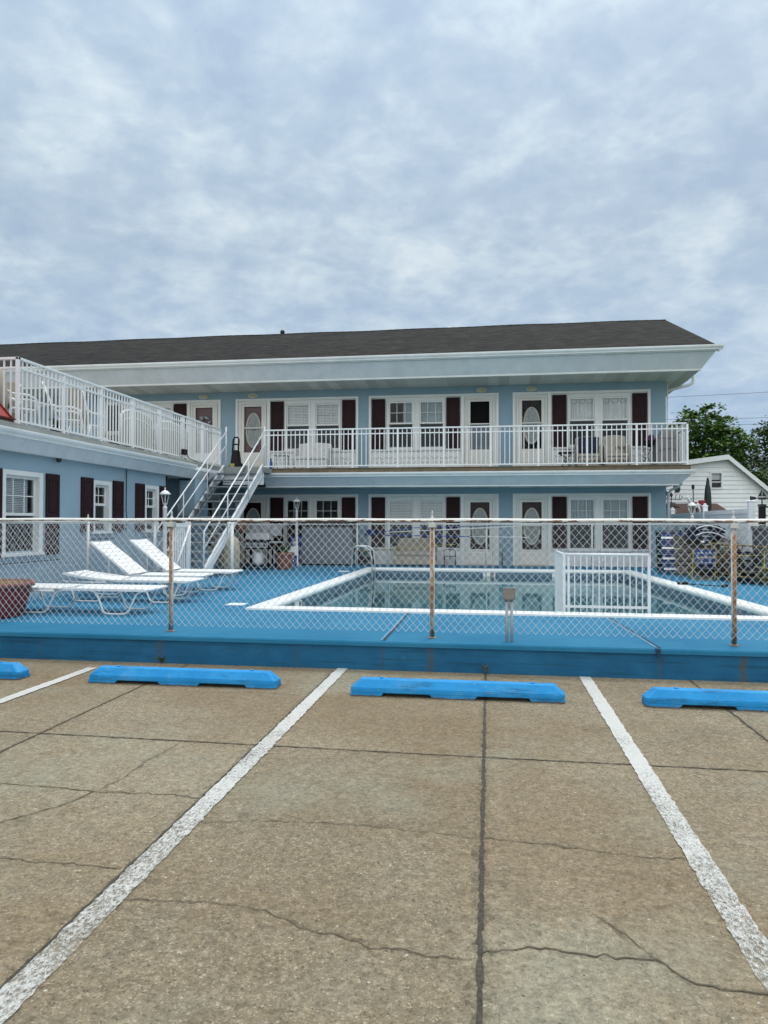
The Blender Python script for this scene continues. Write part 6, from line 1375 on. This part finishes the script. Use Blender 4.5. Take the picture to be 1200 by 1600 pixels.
tree('dark green tree low behind the house roof slope', 15.2, 40, 5.5, [(0,0,3.4,2.0,1.7),(2.0,0,3.1,1.8,1.6),(-1.5,0,3.4,1.3,1.2),(1.0,.5,4.3,1.0,.9)], 'leafb', 8000, .18, 11)
tree('dark understorey tree filling the gap left of the house peak', 10.0, 45, 6, [(0,0,3.8,2.0,1.9),(-1.8,0,3.6,1.6,1.7),(1.4,0,3.3,1.5,1.4)], 'leafb', 7000, .2, 13)
# overhead cables, strung from pole to pole well outside the frame
for lb, z0, z1, y in (('topmost thin overhead cable above the tree tops', 8.35, 9.35, 40), ('upper of the close pair of overhead cables right of the maple', 7.2, 7.55, 38), ('lower of the close pair of overhead cables right of the maple', 6.95, 7.2, 38), ('lowest overhead cable crossing in front of the dark trees', 4.75, 5.15, 36)):
    f = MB(); x0, x1 = -2, 34; f.tube([(x0+(x1-x0)*i/24, y, z0+(z1-z0)*i/24*1.6-.5*math.sin(math.pi*i/24)) for i in range(25)], .009, 4); solo('overhead_cable', f, M['cable'], lb, 'cable', 'overhead cables on the right')
f = MB(); f.lathe(-8.2,27.6,[(.03,7.6),(.03,9.20),(.07,9.22),(.095,9.28),(.09,9.34),(.04,9.39)], 10); solo('roof_vent', f, M['black2'], 'small dark round vent cap showing above the roof ridge', 'roof vent', loc=(-8.2,27.6,8))
f = MB(); f.tube([(-1.44,26.6,8.5),(-1.44,26.6,8.98)], .04, 8); solo('vent_pipe', f, M['white'], 'short white vent pipe just behind the roof ridge', 'vent pipe', loc=(-1.44,26.6,8.5))

# ------------------------------------------------------------------ sky, sun, camera
SUN_EL, SUN_AZ = 58, 20     # degrees; the sun stands behind the motel, veiled by cloud
w = bpy.data.worlds.new('World'); S.world = w; w.use_nodes = True
nt = w.node_tree; nd, lk = nt.nodes, nt.links; bg = nd['Background']
sky = nd.new('ShaderNodeTexSky'); sky.sky_type = 'NISHITA'; sky.sun_disc = False; sky.sun_elevation = R(SUN_EL); sky.sun_rotation = R(SUN_AZ); sky.dust_density = 2
tc = nd.new('ShaderNodeTexCoord'); sx = nd.new('ShaderNodeSeparateXYZ'); lk.new(tc.outputs['Generated'], sx.inputs[0])
def mth(op, a, b=None, c=None):
    m = nd.new('ShaderNodeMath'); m.operation = op
    for i, v in enumerate((a, b, c)):
        if v is None: continue
        if isinstance(v, (int, float)): m.inputs[i].default_value = v
        else: lk.new(v, m.inputs[i])
    return m.outputs[0]
zz = mth('ADD', mth('MAXIMUM', sx.outputs['Z'], 0.0), .30)
cv = nd.new('ShaderNodeCombineXYZ'); lk.new(mth('DIVIDE', sx.outputs['X'], zz), cv.inputs[0]); lk.new(mth('DIVIDE', sx.outputs['Y'], zz), cv.inputs[1]); cv.inputs[2].default_value = 1.7
n1 = tex(nd, lk, 'Noise', 6.6, 8, .54, cv.outputs[0]); n1.inputs['Distortion'].default_value = .25
mp = nd.new('ShaderNodeMapping'); mp.inputs['Rotation'].default_value = (0,0,R(-35)); mp.inputs['Scale'].default_value = (1,1.15,1); mp.inputs['Location'].default_value = (3.3,1.2,0); lk.new(cv.outputs[0], mp.inputs['Vector'])
n2 = tex(nd, lk, 'Noise', 1.5, 3, .5, mp.outputs[0])
n3 = tex(nd, lk, 'Noise', 17, 5, .55, mp.outputs[0]); n3.inputs['Distortion'].default_value = .3
cl = mth('ADD', mth('ADD', mth('MULTIPLY', n1.outputs['Fac'], .60), mth('MULTIPLY', n2.outputs['Fac'], .30)), mth('MULTIPLY', n3.outputs['Fac'], .24))
cloud = ramp(nd, lk, cl, [(.44, (.390,.500,.640)), (.54, (.462,.575,.692)), (.61, (.545,.655,.748)), (.69, (.655,.752,.812)), (.79, (.79,.855,.885))])
hz = ramp(nd, lk, mth('MAXIMUM', sx.outputs['Z'], 0.0), [(0.0, g3(.6)), (.36, g3(0))])
cloud = mixc(nd, lk, hz, cloud, (.36,.55,.84))
# overcast; unseen sky overhead and behind the viewer brightened and whitened as fill light
up_ = mth('SMOOTH_MIN', 1.0, mth('MAXIMUM', mth('MULTIPLY', mth('SUBTRACT', sx.outputs['Z'], .60), 3.0), 0.0), .1)
back = mth('MAXIMUM', mth('MULTIPLY', sx.outputs['Y'], -1.0), 0.0)
white = mth('MINIMUM', mth('ADD', mth('MULTIPLY', up_, .9), mth('MULTIPLY', back, 1.2)), 1.0)
cloud = mixc(nd, lk, white, cloud, (.74,.77,.79))
lift = mth('ADD', mth('ADD', mth('MULTIPLY', up_, 1.25), mth('MULTIPLY', back, .95)), mth('MULTIPLY_ADD', mth('MULTIPLY', sx.outputs['Z'], sx.outputs['Z']), .85, .95))
sc_ = nd.new('ShaderNodeVectorMath'); sc_.operation = 'SCALE'; lk.new(cloud, sc_.inputs[0]); lk.new(mth('MULTIPLY', lift, 10.0), sc_.inputs['Scale'])
mixs = mixc(nd, lk, .92, sky.outputs['Color'], sc_.outputs[0])
lk.new(mixs, bg.inputs['Color']); bg.inputs['Strength'].default_value = .1
sd = bpy.data.lights.new('sun', 'SUN'); sd.energy = 1.25; sd.angle = R(11); sd.color = (1.0, .965, .91)
so_ = bpy.data.objects.new('sun', sd); C.objects.link(so_)
dv = Vector((math.sin(R(SUN_AZ))*math.cos(R(SUN_EL)), math.cos(R(SUN_AZ))*math.cos(R(SUN_EL)), math.sin(R(SUN_EL))))
so_.rotation_euler = dv.to_track_quat('Z', 'Y').to_euler(); so_.location = (0, 0, 30)

cam = bpy.data.cameras.new('camera'); co = bpy.data.objects.new('camera', cam); C.objects.link(co)
cam.sensor_fit = 'VERTICAL'; cam.sensor_height = 36; cam.lens = 36*1110/1600; cam.clip_start = .05; cam.clip_end = 2000
yaw, pitch, roll = R(8.35), R(.93), R(.12)
fw = Vector((-math.sin(yaw)*math.cos(pitch), math.cos(yaw)*math.cos(pitch), math.sin(pitch))); r0 = Vector((math.cos(yaw), math.sin(yaw), 0)); u0 = r0.cross(fw)
rv = r0*math.cos(roll)+u0*math.sin(roll); uv = u0*math.cos(roll)-r0*math.sin(roll)
co.matrix_world = Matrix(((rv.x,uv.x,-fw.x,0),(rv.y,uv.y,-fw.y,0),(rv.z,uv.z,-fw.z,1.6),(0,0,0,1)))
S.camera = co
S.view_settings.view_transform = 'Standard'; S.view_settings.look = 'None'; S.view_settings.exposure = 0; S.view_settings.gamma = 1
S.cycles.max_bounces = 8; S.cycles.transparent_max_bounces = 24; S.cycles.use_denoising = True
